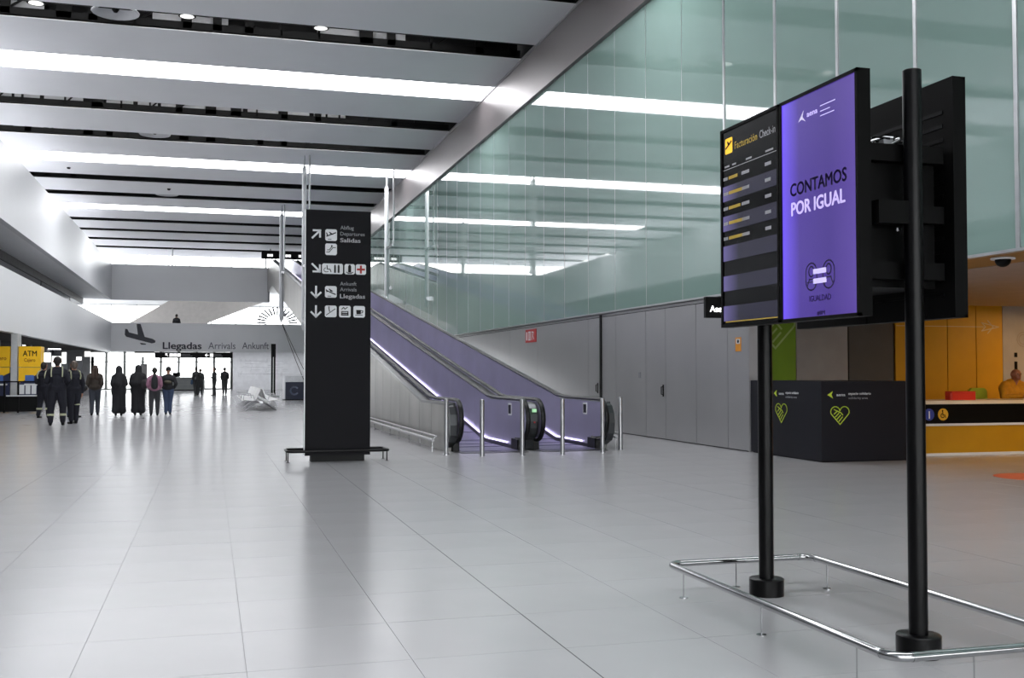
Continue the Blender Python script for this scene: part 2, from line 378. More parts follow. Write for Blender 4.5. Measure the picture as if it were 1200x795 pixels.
for x, y in ((13.7, 13.5), (15.6, 13.6), (17.6, 14.0), (18.6, 17.0), (19.6, 18.6), (17.6, 18.2)):
    t = thing('downlight', 'round warm downlight ' + DL.pop(0), 'light', (x, y, 2.93), 0, 'downlights over the counter')
    k = MB(); k.lathe([(.01, 0), (.29, 0), (.29, .01), (.01, .01)], seg=20); k.build('lamp', M_warm, t)
    k = MB(); k.tube([(.3 * math.cos(a * PI / 8), .3 * math.sin(a * PI / 8), 0) for a in range(16)], .012, 6, closed=True); k.build('rim', M_alu, t)
t = thing('dome_camera', 'dark dome security camera with white rim under the glass wall edge', 'camera', (9.9, 11.45, 2.95))
k = MB(); k.lathe([(.14, -.03), (.15, -.03), (.15, -.01), (.09, 0)], seg=20); k.build('mount_plate', M_sign, t, smooth=True)
k = MB(); k.ball((0, 0, -.04), .1, 16, (1, 1, .9)); k.build('dome', M_black, t, smooth=True)

# ------------------------------------------------------------------ information counter and things on it
t = thing('information_counter', 'yellow information counter with black sign band and white top', 'counter', (11.86, 15.75, 0))
B('plinth', M_sign, t, .1, .02, 0, 8.6, .75, .045)
B('front_panel', M_yellow, t, .05, .03, .045, 8.6, .8, .52)
B('light_edge', M_sign, t, .0, 0, .52, 8.6, .82, .56)
B('sign_band', M_black, t, .02, .02, .56, 8.6, .8, .9)
B('counter_top', mat('counter_white', (225, 215, 195), .4), t, 0, -.03, .9, 8.6, .85, .96)
for cx, col, nm in ((.185, (40, 60, 150), 'information'), (.47, (214, 165, 40), 'accessible')):
    k = MB(); k.plate((cx, .02, .72), XR, UZ, [(.105 * math.cos(a * PI / 10), .105 * math.sin(a * PI / 10)) for a in range(20)], .006)
    r = k.build('round_sticker', mat('sticker_' + nm, col, .5), t)
    k = MB()
    if nm == 'information':
        k.stroke((cx, .013, .72), XR, UZ, [(0, -.06), (0, .02)], .022, .003); k.plate((cx, .013, .765), XR, UZ, [(.015 * math.cos(a), .015 * math.sin(a)) for a in range(6)], .003); k.build('symbol', M_sign, r)
    else:
        k.stroke((cx, .013, .72), XR, UZ, [(-.01, .05), (-.005, -.01), (.035, -.012), (.05, -.055)], .014, .003)
        k.stroke((cx, .013, .705), XR, UZ, [(-.012 + .036 * math.cos(a), .036 * math.sin(a) - .005) for a in [1.7 + i * .45 for i in range(10)]], .012, .003)
        k.plate((cx - .012, .013, .785), XR, UZ, [(.015 * math.cos(a), .015 * math.sin(a)) for a in range(6)], .003); k.build('symbol', M_black, r)
t = thing('red_case', 'red leaflet box standing on the yellow information counter', 'box', (13.0, 16.15, .96))
M_rc = mat('red_case', (206, 48, 28), .45)
k = MB(); k.cbox(-.27, -.1, 0, .27, .1, .13, .03); k.build('tray', M_rc, t); B('lid', M_rc, t, -.25, -.09, .132, .25, .09, .155)
t = thing('lime_chair', 'lime green backrest of an office chair behind the counter', 'chair', (14.55, 17.45, 0))
M_lc = mat('lime_fabric', (160, 175, 40), .8)
k = MB(); k.prism([(-.2, .6), (.2, .6), (.22, .8), (.2, 1.1), (.14, 1.15), (-.14, 1.15), (-.2, 1.1), (-.22, .8)], 'y', .1, .16); k.build('backrest', M_lc, t)
k = MB(); k.cbox(-.24, -.35, .43, .24, .08, .5, .06); k.build('seat', M_lc, t)
k = MB(); k.cyl((0, -.12, .1), (0, -.12, .43), .03, 8); k.box(-.02, .05, .46, .02, .12, .7); k.build('column', M_black, t)
k = MB()
for a in range(5): k.tube([(0, -.12, .1), (.28 * math.cos(a * 1.257), -.12 + .28 * math.sin(a * 1.257), .05)], .02, 6); k.ball((.28 * math.cos(a * 1.257), -.12 + .28 * math.sin(a * 1.257), .035), .035, 8)
k.build('base', M_black, t)
t = thing('desk_equipment', 'small white and black desk device beside the man in yellow', 'device', (15.05, 16.42, .96))
k = MB(); k.cbox(-.25, -.06, 0, .12, .12, .025, .02); k.build('keyboard_tray', M_black, t); k = MB(); k.cyl((0, 0, .025), (0, 0, .09), .03, 10); k.build('stamp', M_sign, t)
k = MB(); k.lathe([(.28, 0), (.28, .003)], seg=32)
k = MB(); k.lathe([(.55, .0005), (.55, .004)], c=(0, 0), seg=32)
tag(k.build('floor_sticker', mat('coral_sticker', (214, 104, 70), .5), None, (11.05, 12.2, .0)), 'coral round sticker on the floor in front of the yellow counter', 'sticker')

# black stand with heart logos
t = thing('information_stand', 'black cube stand with two lime heart outlines at the wall corner', 'stand', (9.5, 15.1, 0))
k = MB(); k.box(0, 0, .02, 1.95, 2.32, 1.31); k.build('body', M_navy, t)
B('plinth', M_black, t, .03, .03, 0, 1.92, 2.3, .02)
def bird(O, U, s, m, parent):
    k = MB(); k.plate(O, U, UZ, [(-s, 0), (s * .7, s), (s * .25, .1 * s), (s * .7, -.95 * s)], .002)
    return k.build('emblem', m, parent)
def stand_print(O, U, parent):
    O = Vector(O); U = Vector(U)
    bird(O + U * .05, U, .06, M_lime, parent)
    lettering('aena', O + U * .16 + Vector((0, 0, -.02)), U, UZ, .16, .045, M_sign, parent, bold=.02)
    lettering('espacio solidario', O + U * .38 + Vector((0, 0, 0)), U, UZ, .42, .04, M_sign, parent)
    lettering('solidarity area', O + U * .38 + Vector((0, 0, -.07)), U, UZ, .36, .035, M_signgrey, parent)
stand_print((.12, -.002, 1.09), XR, t); heart_logo((.34, 0, .78), XR, .17, .014, M_lime, t)
stand_print((-.002, 1.48, 1.09), YL, t); heart_logo((0, 1.25, .78), YL, .19, .014, M_lime, t)

# ------------------------------------------------------------------ left side: parapets, gallery, shop fronts
wl = struct('wall_left')
B('upper_parapet', M_white, wl, XL - .25, Y0, 6.8, XL, 82.7, 9.46)
B('upper_slab', M_band, wl, -13, Y0, 6.84, XL - .25, 82.7, 8.3)
B('lower_parapet', M_white, wl, XL - .25, Y0, 2.92, XL, 82.7, 5.17)
B('gallery_floor', M_band, wl, -13, Y0, 3.1, XL - .25, 82.7, 4.0)
B('outer_wall', M_band, wl, -13.2, Y0, 0, -13, 82.7, 8.4); B('outer_wall', M_band, wl, -13.2, Y0, 11.25, -13, 82.7, 14)
k = MB()
k.box(-8.95, Y0, 6.45, -8.85, 82.0, 6.84); k.box(-8.95, Y0, 4.0, -8.85, 82, 4.15)
for i in range(8): yy = -12 + i * 12.4; k.box(-8.94, yy, 4.0, -8.88, yy + .1, 6.6)
k.build('gallery_glazing_frame', M_black, wl)
k = MB(); k.box(-8.92, Y0, 4.1, -8.9, 82, 6.6); k.build('gallery_glass', mat('dim_glass', (60, 68, 70), .05, spec=.8), wl)
# slatted soffit over the shops
k = MB(); k.box(-13, Y0, 3.02, XL - .25, 82.7, 3.1); k.build('shop_soffit', M_dark, wl)
me = MB().box(-13, 0, 2.93, XL - .26, .1, 3.02).mesh('soffit_slat', M_band)
k = MB()
for i in range(300): yy = -13.5 + i * .32; k.box(-13, yy, 2.94, XL - .26, yy + .12, 3.02)
o = k.build('soffit_slats', mat('slat_grey', (70, 68, 66), .6), wl); o['kind'] = 'stuff'
M_shop = mat('shop_wall', (120, 122, 126), .5)
M_shoplit = mat('shop_lit_panel', (240, 240, 235), .5, emit=1.6)
for i, yy in enumerate([44, 48.5, 53, 57.5, 62, 66.5, 71]):
    B('shop_pier', M_shop, wl, -9.6, yy, 0, -9.3, yy + .5, 3.02)
B('shop_back', M_shop, wl, -12.2, Y0, 0, -12, 74, 3.02)
B('shop_header', M_dark, wl, -9.55, 44, 2.6, -9.35, 71.5, 3.02)
o = B('shop_end_wall', mat('end_wall_grey', (150, 151, 153), .5), wl, -12, 74.3, 0, -7.55, 74.6, 3.02)
t = thing('shop_light_box', 'white lit box sign on the grey end wall left of the exit', 'sign', (-7.72, 74.2, 2.5)); B('case', M_alu, t, -.18, .02, -.02, .18, .09, .36); B('lit_face', M_shoplit, t, -.17, 0, 0, .17, .02, .34)
for n, (x, y, z, wd, h_) in enumerate(((-8.2, 60, 2.0, .34, .55), (-7.75, 63, 1.95, .22, .7), (-8.6, 66.2, 1.6, .6, .9), (-7.72, 69.6, 2.2, .3, .25))):
    ls = ['tall lit poster case nearest the yellow cash machine', 'narrow lit poster case behind the uniformed group', 'wide lit poster case deep in the shop row', 'small lit poster case next to the grey end wall']
    t = thing('poster_case', ls[n], 'display case', (x, y, 0), 0, 'lit cases under the gallery')
    B('lit_face', M_shoplit, t, -wd / 2, 0, z, wd / 2, .02, z + h_ * .9); k = MB(); k.box(-wd / 2 - .04, .02, .1, wd / 2 + .04, .1, z + h_); k.build('case', M_shop, t); B('foot', M_black, t, -wd / 2 - .1, -.1, 0, wd / 2 + .1, .25, .1)

M_lin = mat('added_fill_lamp', (255, 255, 255), .5, emit=10, ecol=(250, 250, 255))  # unseen lamps added to brighten the shop row and the map wall
for x, y, l_, l in ((-10.8, 50, 3, 'added fill lamp on the shop ceiling behind the cash machines'), (-10.8, 60, 3, 'added fill lamp in the middle of the shop row ceiling'), (-10.2, 69, 3, 'added fill lamp at the far end of the shop row ceiling'), (4.6, 90.2, 8, 'added fill lamp under the gallery before the white map wall'), (-3.5, 90.2, 8, 'added fill lamp under the gallery before the far glass doors')):
    t = thing('added_fill_lamp', l, 'light', (x, y, 2.86 if x < -9 else 3.28), 0, 'added fill lamps under the gallery')
    B('lamp', M_lin, t, -l_ / 2, -.3, 0, l_ / 2, .3, .02); B('housing', M_alu, t, -l_ / 2 - .02, -.32, .02, l_ / 2 + .02, .32, .05)
# yellow cash machines
def atm(x, wd, label, lines, full=True):
    t = thing('cash_machine', label, 'cash machine', (x, 43, 0), 0, 'yellow cash machines')
    B('body', mat('atm_navy', (24, 34, 74), .4), t, 0, .02, .08, wd, .8, 1.65)
    B('header', mat('atm_yellow', (228, 178, 10), .45, emit=.15), t, 0, 0, 1.66, wd, .8, 2.43)
    k = MB(); k.plate((0, .02, 0), XR, UZ, [(0, 1.05), (0, 1.64), (wd, 1.64), (wd, 1.45)], .012); k.build('yellow_stripe', MATS['atm_yellow'], t); k = MB(); k.plate((0, .02, 0), XR, UZ, [(wd * .5, .1), (wd, .1), (wd, .3)], .012); k.build('yellow_stripe', MATS['atm_yellow'], t)
    B('shelf', M_sign, t, wd * .3, -.16, .98, wd * .9, .0, 1.04)
    B('screen', mat('atm_screen', (60, 90, 150), .2, emit=.2), t, wd * .3, .0, 1.12, wd * .7, .015, 1.36)
    B('base', M_black, t, .02, .04, 0, wd - .02, .78, .08)
    for (s, z, h_, ww, col) in lines: lettering(s, (wd * .5 - ww / 2, 0, z), XR, UZ, ww, h_, col, t, bold=.02)
    return t
M_bk = mat('print_black', (25, 24, 28), .5); M_rd = mat('print_red', (150, 50, 20), .5)
atm(-6.86, .76, 'yellow and navy cash machine lettered ATM under the left gallery', [('ATM', 2.07, .2, .48, M_bk), ('Cajero', 1.86, .13, .38, M_rd)])
atm(-7.9, .74, 'second yellow cash machine cut off by the left picture edge', [('Cajero', 1.92, .14, .5, M_rd)])
o = tag(MB().box(-7.12, 42.95, 0, -6.9, 43.8, 2.9).build('column', M_alu), 'aluminium pier between the two yellow cash machines', 'column'); 
t = thing('leaflet_barrier', 'black barrier frame holding white leaflets before the cash machines', 'barrier', (-7.7, 41.5, 0))
k = MB()
for x in (0, .62, 1.08, 1.74): k.box(x - .03, 0, 0, x + .03, .06, 1.15)
k.box(0, 0, 1.1, 1.74, .06, 1.15); k.box(0, 0, .05, 1.74, .06, .1); k.build('frame', M_black, t)
k = MB()
for a, b in ((.03, .59), (.65, 1.05), (1.11, 1.71)): k.box(a, .02, .1, b, .04, .62)
k.build('infill_panel', M_black, t)
for i in range(3): B('leaflet', M_sign, t, 1.12 + i * .2, -.02, .68, 1.28 + i * .2, .0, 1.02)
B('tray', M_sign, t, .7, -.1, .6, 1.7, .02, .64)

# ------------------------------------------------------------------ far parapets, gallery and facades
YB = 82.7
wf = struct('wall_far')
B('upper_parapet', M_band, wf, XL, YB, 6.82, 4.2, YB + .3, 9.46)
B('upper_return', mat('return_grey', (128, 130, 134), .5), wf, 4.2, YB - .6, 6.82, 4.3, YB + .3, 9.46)
B('upper_slab', M_white, wf, -14, YB + .3, 8.12, XG, 110, 8.4)
B('lower_parapet', M_band, wf, XL, YB, 3.02, XG, YB + .3, 5.14)
B('gallery_slab', M_white, wf, -14, YB + .3, 3.35, XG, 110, 4.1)
B('map_wall', mat('map_wall_white', (206, 208, 210), .5), wf, 1.75, 92.6, 0, XG, 92.9, 3.38)
k = MB()
for i in range(46):
    x, z = R.uniform(2.3, 6.3), R.uniform(1.1, 2.5); h_ = R.random() < .6
    k.stroke((x, 92.6, z), XR, UZ, [(0, 0), (R.uniform(.2, .9), 0) if h_ else (R.uniform(-.1, .1), R.uniform(.1, .4))], .02, .005)
for z in (1.35, 1.9, 2.45): k.stroke((0, 92.6, z), XR, UZ, [(2.4, 0), (6.0, 0)], .025, .005)
k.build('map_drawing', mat('map_line', (165, 168, 172), .5), wf)
M_let = mat('dark_letter', (52, 54, 72), .5)
lettering('Llegadas', (-3.37, YB, 3.22), XR, UZ, 2.74, .5, M_let, wf, d=.03, bold=.02)
lettering('Arrivals', (-.13, YB, 3.235), XR, UZ, 1.97, .5, mat('mid_letter', (92, 94, 108), .5), wf, d=.03)
lettering('Ankunft', (2.33, YB, 3.25), XR, UZ, 1.97, .5, MATS['mid_letter'], wf, d=.03)
k = MB(); k.plate((0, YB, 0), XR, UZ, [(-6.03, 4.68), (-5.87, 4.66), (-5.76, 4.42), (-5.14, 4.26), (-5.24, 5.06), (-4.96, 5.06), (-4.66, 4.1), (-4.1, 3.95), (-3.9, 3.82), (-3.92, 3.68), (-4.15, 3.62), (-5.0, 3.84), (-5.95, 4.1), (-6.05, 4.25)], .04)
k.plate((0, YB, 0), XR, UZ, [(-5.0, 3.66), (-4.6, 3.6), (-4.55, 3.52), (-4.9, 3.52)], .04); k.build('aeroplane_silhouette', MATS['mid_letter'] if 0 else mat('silhouette', (60, 61, 70), .5), wf)
# stair-like sloping side of the gallery, behind the parapet
k = MB(); k.plate((0, 100, 0), XR, UZ, [(-8.2, 5.0), (-7.6, 5.5), (-4.4, 7.45), (-3.3, 8.1), (5.1, 8.1), (3.49, 7.48), (-.1, 6.02), (-1.8, 5.0)], -.3); tag(k.build('wall_sloping', mat('warm_grey_plaster', (178, 174, 170), .7)), kind='structure')
# facade glazing
def facade(name, x0, x1, z0, z1, y, nx, zs=(), fm=None):
    s_ = struct(name, (0, y, 0)); st = (x1 - x0) / nx; mw = .1 if fm else .05; fm = fm or M_alu
    for i in range(nx + 1): B('mullion', fm, s_, x0 + st * i - mw, 0, z0, x0 + st * i + mw, .1, z1)
    for i, z in enumerate((z0, *zs, z1 - .08)): B('transom', fm, s_, x0, .01, z, x1, .09, z + .08)
    me = MB().box(.04, .04, z0, st - .04, .055, z1).mesh('pane', M_pane)
    for i in range(nx): link('pane', me, s_, (x0 + st * i, 0, 0))
    return s_
facade('window_1', -14, XG + .5, 8.4, 16, 110, 12); facade('window_2', -14, XG, 4.1, 8.12, 109.9, 10)
facade('window_3', -9.6, 1.75, 0.02, 3.36, 92.6, 8, (2.3,), MATS['dark_void'] if 0 else mat('door_frame_grey', (90, 94, 92), .4))
facade('window_4', -14, 22, 0.02, 6.0, Y0 + .2, 16, (3.0,))
tag(MB().box(-14, Y0, 6.0, 22, Y0 + .3, 14).build('added_wall_behind', M_band), kind='structure')  # unseen wall added above the rear glazing to cut light on the totem
sw_ = struct('added_window', (-13.1, 0, 0)); me = MB().box(-.01, .05, 8.4, .01, 5.95, 11.25).mesh('pane', M_pane)  # unseen glazing added so that sky light reaches the ceiling planks
for i in range(16): link('pane', me, sw_, (0, Y0 + i * 6.04, 0)); B('mullion', M_alu, sw_, -.05, Y0 + i * 6.04 - .04, 8.4, .05, Y0 + i * 6.04 + .04, 11.25)
rf = struct('ceiling_far'); B('roof', M_white, rf, -14, 93.6, 16, XG + 1, 110.3, 16.2); B('fascia', M_white, rf, -14, 93.5, 13.2, XG + 1, 93.7, 16.1)
gr = tag(MB().box(-80, 92.9, -.3, 80, 220, -.02).build('pavement', mat('pale_paving', (190, 190, 188), .8)), kind='structure')
gr = tag(MB().box(-80, -90, -.3, 80, Y0 - .05, -.02).build('pavement', MATS['pale_paving']), kind='structure')
# ray-patterned decal disc on the gallery glass
t = thing('ray_sculpture', 'pale sun-shaped ring of rays in the far gallery window', 'artwork', (5.35, 90, 5.6))
k = MB()
for i in range(28):
    a = i * 2 * PI / 28
    k.stroke((0, 0, 0), XR, UZ, [(1.0 * math.cos(a), .75 * math.sin(a)), (1.6 * math.cos(a), 1.25 * math.sin(a))], .13, .02)
k.build('ray_ring', mat('ray_grey', (96, 98, 100), .5), t); k = MB(); k.lathe([(.0, 0)], seg=3) if 0 else k.cyl((0, .02, -1.5), (0, .02, 0), .03, 6); k.build('stem', M_alu, t)
k = MB(); k.stroke((0, 0, 0), XR, UZ, [(.9 * math.cos(a * PI / 16), .68 * math.sin(a * PI / 16)) for a in range(32)], .04, .02, closed=True); k.build('inner_ring', M_alu, t)

# overhead signs at the far end
def picto_row(t, x, z, n, s, y=0):
    for i in range(n):
        k = MB(); k.plate((x + i * s * 1.15, y, z), XR, UZ, [(0, 0), (s, 0), (s, s), (0, s)], .01); k.build('pictogram', M_lit, t)
t = thing('direction_sign', 'wide black overhead direction sign with white pictograms below the arrivals lettering', 'sign', (-3.96, 83.1, 2.55))
B('board', M_black, t, 0, 0, 0, 5.6, .12, .42)
picto_row(t, 1.05, .1, 3, .24); picto_row(t, 3.95, .1, 1, .24)
k = MB(); k.stroke((.85, 0, .22), XR, UZ, [(.08, -.08), (-.06, .08)], .04, .01); k.stroke((.85, 0, .22), XR, UZ, [(.04, .09), (-.07, .09), (-.07, -.02)], .04, .01)
k.stroke((3.72, 0, .22), XR, UZ, [(.12, 0), (-.1, 0)], .04, .01); k.stroke((3.72, 0, .22), XR, UZ, [(0, .1), (-.1, 0), (0, -.1)], .04, .01); k.build('arrow', M_lit, t)
lettering('Bus Taxi', (1.95, 0, .2), XR, UZ, .62, .12, M_lit, t) if 0 else None
k = MB(); k.stroke((1.95, 0, .26), XR, UZ, [(0, 0), (.55, 0)], .05, .008); k.stroke((1.95, 0, .14), XR, UZ, [(0, 0), (.7, 0)], .05, .008); k.stroke((4.3, 0, .26), XR, UZ, [(0, 0), (.45, 0)], .05, .008); k.stroke((4.3, 0, .14), XR, UZ, [(0, 0), (.55, 0)], .05, .008); k.build('caption', M_signgrey, t)
k = MB(); [k.cyl((x, .06, .42), (x, .06, .82), .02, 6) for x in (.6, 2.8, 5.0)]; k.build('hanger', M_black, t)
t = thing('lit_exit_sign', 'white lit overhead sign left of the wide black direction sign', 'sign', (-5.36, 83.1, 2.62))
B('lit_face', M_lit, t, 0, 0, 0, 1.36, .04, .3); B('case', M_black, t, -.02, .04, -.01, 1.38, .14, .42); k = MB(); k.stroke((.85, 0, .18), XR, UZ, [(0, 0), (.12, .05), (.3, .02)], .05, .004); k.build('symbol', M_signgrey, t)
k = MB(); k.cyl((.3, .09, .42), (.3, .09, .75), .02, 6); k.cyl((1.1, .09, .42), (1.1, .09, .75), .02, 6); k.build('hanger', M_black, t)
t = thing('flight_board', 'black flight board on the upper floor under the last ceiling planks', 'sign', (3.85, 86, 10.5))
B('board', M_black, t, 0, 0, 0, 3.9, .15, .6); picto_row(t, .45, .18, 2, .2); picto_row(t, 1.4, .18, 4, .2); picto_row(t, 2.9, .18, 1, .2)
k = MB(); k.cyl((.7, .07, .6), (.7, .07, .82), .03, 6); k.cyl((3.2, .07, .6), (3.2, .07, .82), .03, 6); k.build('hanger', M_black, t)
for x, y, l in ((-2.95, 88, 'left thin lamp pole rising behind the far upper parapet'), (4.3, 88, 'right thin lamp pole rising behind the far upper parapet')):
    t = thing('lamp_pole', l, 'pole', (x, y, 8.41), 0, 'thin poles on the upper floor')
    k = MB(); k.cyl((0, 0, 0), (0, 0, 2.88), .06, 8); k.build('pole', M_alu, t); k = MB(); k.cyl((.25, 0, 0), (.25, 0, 2.2), .03, 8); k.build('side_rod', M_alu, t); k = MB(); k.lathe([(.12, 0), (.12, .04)], seg=12); k.build('base_plate', M_alu, t)
t = thing('banner_stand', 'tall narrow dark banner stand by the bright left exit', 'banner', (-7.78, 78, 0)); B('banner', M_black, t, -.1, 0, .1, .1, .05, 2.57); B('foot', M_black, t, -.15, -.15, 0, .15, .2, .1)
# reception desk and vestibule
t = thing('reception_desk', 'long pale reception desk beside the far glass doors', 'desk', (-4.5, 89.5, 0))
B('front', mat('desk_grey', (150, 154, 152), .5), t, 0, 0, .08, 4.1, .7, 1.05); B('desk_top', M_alu, t, -.04, -.06, 1.05, 4.14, .76, 1.1); B('plinth', M_black, t, .05, .05, 0, 4.05, .68, .08)
k = MB(); [k.box(.3, -.015, z, 3.9, 0, z + .03) for z in (.35, .6, .85)]; k.build('groove_trim', M_signgrey, t)
t = thing('desk_screen', 'small dark screen on the far reception desk', 'screen', (-2.6, 89.8, 1.1)); B('display', M_black, t, -.3, 0, .06, .3, .05, .36); B('foot', M_black, t, -.1, -.05, 0, .1, .1, .06)
t = thing('grey_pillar_unit', 'grey block unit standing in the bright far entrance', 'cabinet', (-5.25, 88, 0)); B('body', M_greyp, t, 0, 0, .1, .48, .5, 2.1); B('plinth', M_black, t, .02, .02, 0, .46, .48, .1)
B('top_panel', M_signgrey, t, -.01, -.01, 2.1, .49, .51, 2.14)

# ------------------------------------------------------------------ moving walkways
S = .1547
def hz(y): return .95 if y < 21.3 else min(.95 + S * (y - 21.3), 9.45)
def dz(y): return 0 if y < 21.55 else min(S * (y - 21.55), 8.42)
YT = 76.25; YE = 82.6
def rail_path(x):
    p = [(x, 19.35, .2), (x, 19.1, .19)]
    for i in range(13): a = -PI / 2 - i * PI / 12; p.append((x, 19.0 + .42 * math.cos(a), .57 + .38 * math.sin(a)))
    p += [(x, 19.4, .95), (x, 20.5, .95), (x, 21.05, .955), (x, 21.6, .99), (x, 22.2, hz(22.2) + .005), (x, 24, hz(24)), (x, 50, hz(50)), (x, YT - .5, hz(YT - .5)), (x, YT + .4, 9.45), (x, YE, 9.45)]
    return p
def side_poly(y0, y1, zb, off):   # YZ polygon under the handrail
    ys = sorted({y0, y1} | {q for q in (21.3, 21.55, YT) if y0 < q < y1})
    return [(q, zb(q)) for q in ys] + [(q, hz(q) - off) for q in ys[::-1]]
def walkway(x0, label):
    wd = 1.25; t = thing('moving_walkway', label, 'moving walkway', (x0, 0, 0), 0, 'inclined moving walkways')
    for sx in (0, wd):
        k = MB(); k.tube(rail_path(sx), .045, 8, squash=(.75, 1)); k.build('handrail', M_rubber, t, smooth=True)
        nose = [(19.0 + .36 * math.cos(a), .57 + .33 * math.sin(a)) for a in [PI / 2 + i * PI / 10 for i in range(11)]]
        k = MB(); k.prism([(20.0, .9)] + nose + [(19.25, .22), (19.25, .05), (20.0, .05)], 'x', sx - .025, sx + .025); k.build('newel_panel', M_violet_lit, t)
        ys = [20.008] + [20 + i * 2.6 for i in range(1, 24)] + [YE]
        for a, b in zip(ys, ys[1:]):
            k = MB(); k.prism(side_poly(a, b - .008, lambda q: dz(q) - .05, .04), 'x', sx - .02, sx + .02); k.build('balustrade_panel', M_violet_lit, t)
        inn = sx + (.045 if sx == 0 else -.045)
        k = MB(); P = [(19.3, .0), (21.55, 0), (YT, 8.4), (YE, 8.42)]
        k.prism([(a, b - .06) for a, b in P] + [(a, b + .07) for a, b in P[::-1]], 'x', min(inn, sx), max(inn, sx)); k.build('skirt', M_black if 0 else mat('skirt_dark', (62, 60, 72), .35, metal=.6), t)
        if sx: 
            k = MB(); P = [(19.85, .09), (21.5, .09), (YT, 8.5)]
            k.prism([(a, b) for a, b in P] + [(a, b + .02) for a, b in P[::-1]], 'x', sx - .055, sx - .04); k.build('light_line', M_led, t)
    k = MB(); P = [(20.0, .004), (21.55, .004), (YT, 8.41), (YE, 8.43)]
    k.prism([(a, b) for a, b in P] + [(a, b - .3) for a, b in P[::-1]], 'x', .045, wd - .045); k.build('pallet_belt', M_belt, t)
    k = MB()
    for i in range(70): yy = 20.1 + i * .8; z = dz(yy); k.box(.06, yy, z + .004, wd - .06, yy + .02, z + .012)
    o = k.build('belt_ridges', M_skd, t); o['kind'] = 'stuff'
    k = MB(); k.box(.0, 18.55, .0, wd, 20.0, .006); k.build('comb_plate', mat('comb_steel', (60, 60, 66), .3, metal=.7), t)
    k = MB(); k.box(.1, 18.95, .006, wd - .1, 19.9, .012); k.build('tread_plate', M_belt, t)
    # truss belly once the ramp leaves the floor, and cross lights at the start
    k = MB(); P = [(30.0, .0), (33.5, dz(33.5) - .85), (YT, 7.55), (YE, 7.57)]
    k.prism([(30.0, dz(30) - .3)] + P + [(YE, 8.1), (YT, 8.08), (31, dz(31) - .3)], 'x', -.06, wd + .06); k.build('truss_belly', M_clad, t)
    for sx in (0.0, wd):     # newel boxes
        k = MB(); k.cbox(sx - .07, 19.06, .0, sx + .07, 19.5, .2, .02); k.build('newel_base', M_rubber, t)
        k = MB(); k.box(sx - .03 if sx else sx - .03, 19.62, .63, sx + .03, 19.85, .86)
        r = k.build('notice_frame', M_sign, t); k = MB(); k.box(sx - .034, 19.65, .66, sx + .034, 19.82, .83); k.build('notice_face', M_navy, r)
    return t
W1 = walkway(4.36, 'left inclined moving walkway with steel side panels tinted by violet light, nearest the black totem')
W2 = walkway(5.9, 'right inclined moving walkway with steel side panels tinted by violet light, nearest the glass wall')
# outer cladding of the left walkway down to the floor, panel by panel; the same on the right side
M_side = mat('ramp_cladding', (150, 149, 146), .38, metal=.5, var=.2, scale=.9, stretch=(1, 1.6, .5))
for t, xa, xb in ((W1, -.2, -.05), (W2, 1.30, 1.45)):
    y = 19.15
    while y < YE:
        b = min(y + 1.2, YE)
        low = (lambda q: .0 if q < 33 else max(dz(q) - .85, 0))
        k = MB(); k.prism(side_poly(y, b - .022, low, .10), 'x', xa, xb); k.build('side_panel', M_side, t); y += 1.2
    k = MB(); P = [(19.0, .9), (21.3, .9), (22, hz(22) - .05), (YT, 9.4), (YE, 9.4)]
    k.prism([(a, b - .05) for a, b in P] + [(a, b) for a, b in P[::-1]], 'x', xa - .015, xb + .02); k.build('cap_rail', M_decksteel, t)
    k = MB(); k.prism([(19.2, .05), (19.2, .85)] + [(19.0 + .3 * math.cos(a), .5 + .38 * math.sin(a)) for a in [PI / 2 + i * PI / 6 for i in range(7)]], 'x', xa + .02, xb); k.build('end_cap', M_decksteel, t)
# decking between the two walkways, with the newel head that carries the green light
t = thing('walkway_divider', 'steel decking strip with green indicator lamp between the two walkways', 'divider', (5.63, 0, 0))
k = MB(); P = [(19.15, .88), (21.3, .88), (22, hz(22) - .06), (YT, 9.38), (YE, 9.38)]
k.prism([(a, b - .06) for a, b in P] + [(a, b) for a, b in P[::-1]], 'x', .03, .24); k.build('decking', M_decksteel, t)
k = MB(); k.prism([(19.5, .02), (19.5, .9), (19.1, .9)] + [(19.0 + .28 * math.cos(a), .55 + .34 * math.sin(a)) for a in [PI / 2 + i * PI / 8 for i in range(9)]] + [(19.05, .02)], 'x', .06, .21); k.build('newel_head', M_decksteel, t)
k = MB(); k.box(.1, 18.69, .72, .17, 18.75, .78); k.build('indicator_lamp', mat('green_lamp', (170, 225, 175), .4, emit=.5), t)
k = MB(); k.box(.12, 18.7, .52, .15, 18.75, .55); k.build('stop_button', M_red, t)
# bollards at the foot of the walkways
for x, y, l in ((4.035, 18.4, 'first stainless bollard from the left, at the left walkway side panel'), (4.554, 17.87, 'second stainless bollard from the left, before the left walkway'), (5.278, 17.86, 'third stainless bollard, before the divider of the walkways'), (6.018, 17.85, 'fourth stainless bollard, before the right walkway'), (6.843, 18.03, 'fifth stainless bollard, before the right newel'), (7.47, 18.73, 'rightmost stainless bollard, set back near the grey wall')):
    t = thing('bollard', l, 'bollard', (x, y, 0), 0, 'bollards at the foot of the walkways')
    k = MB(); k.lathe([(.04, 0), (.04, .965), (.034, .985), (.01, .99)], seg=16); k.build('post', M_satin, t, smooth=True)
    k = MB(); k.lathe([(.055, 0), (.055, .008), (.042, .012)], seg=16); k.build('base_plate', M_steel, t)
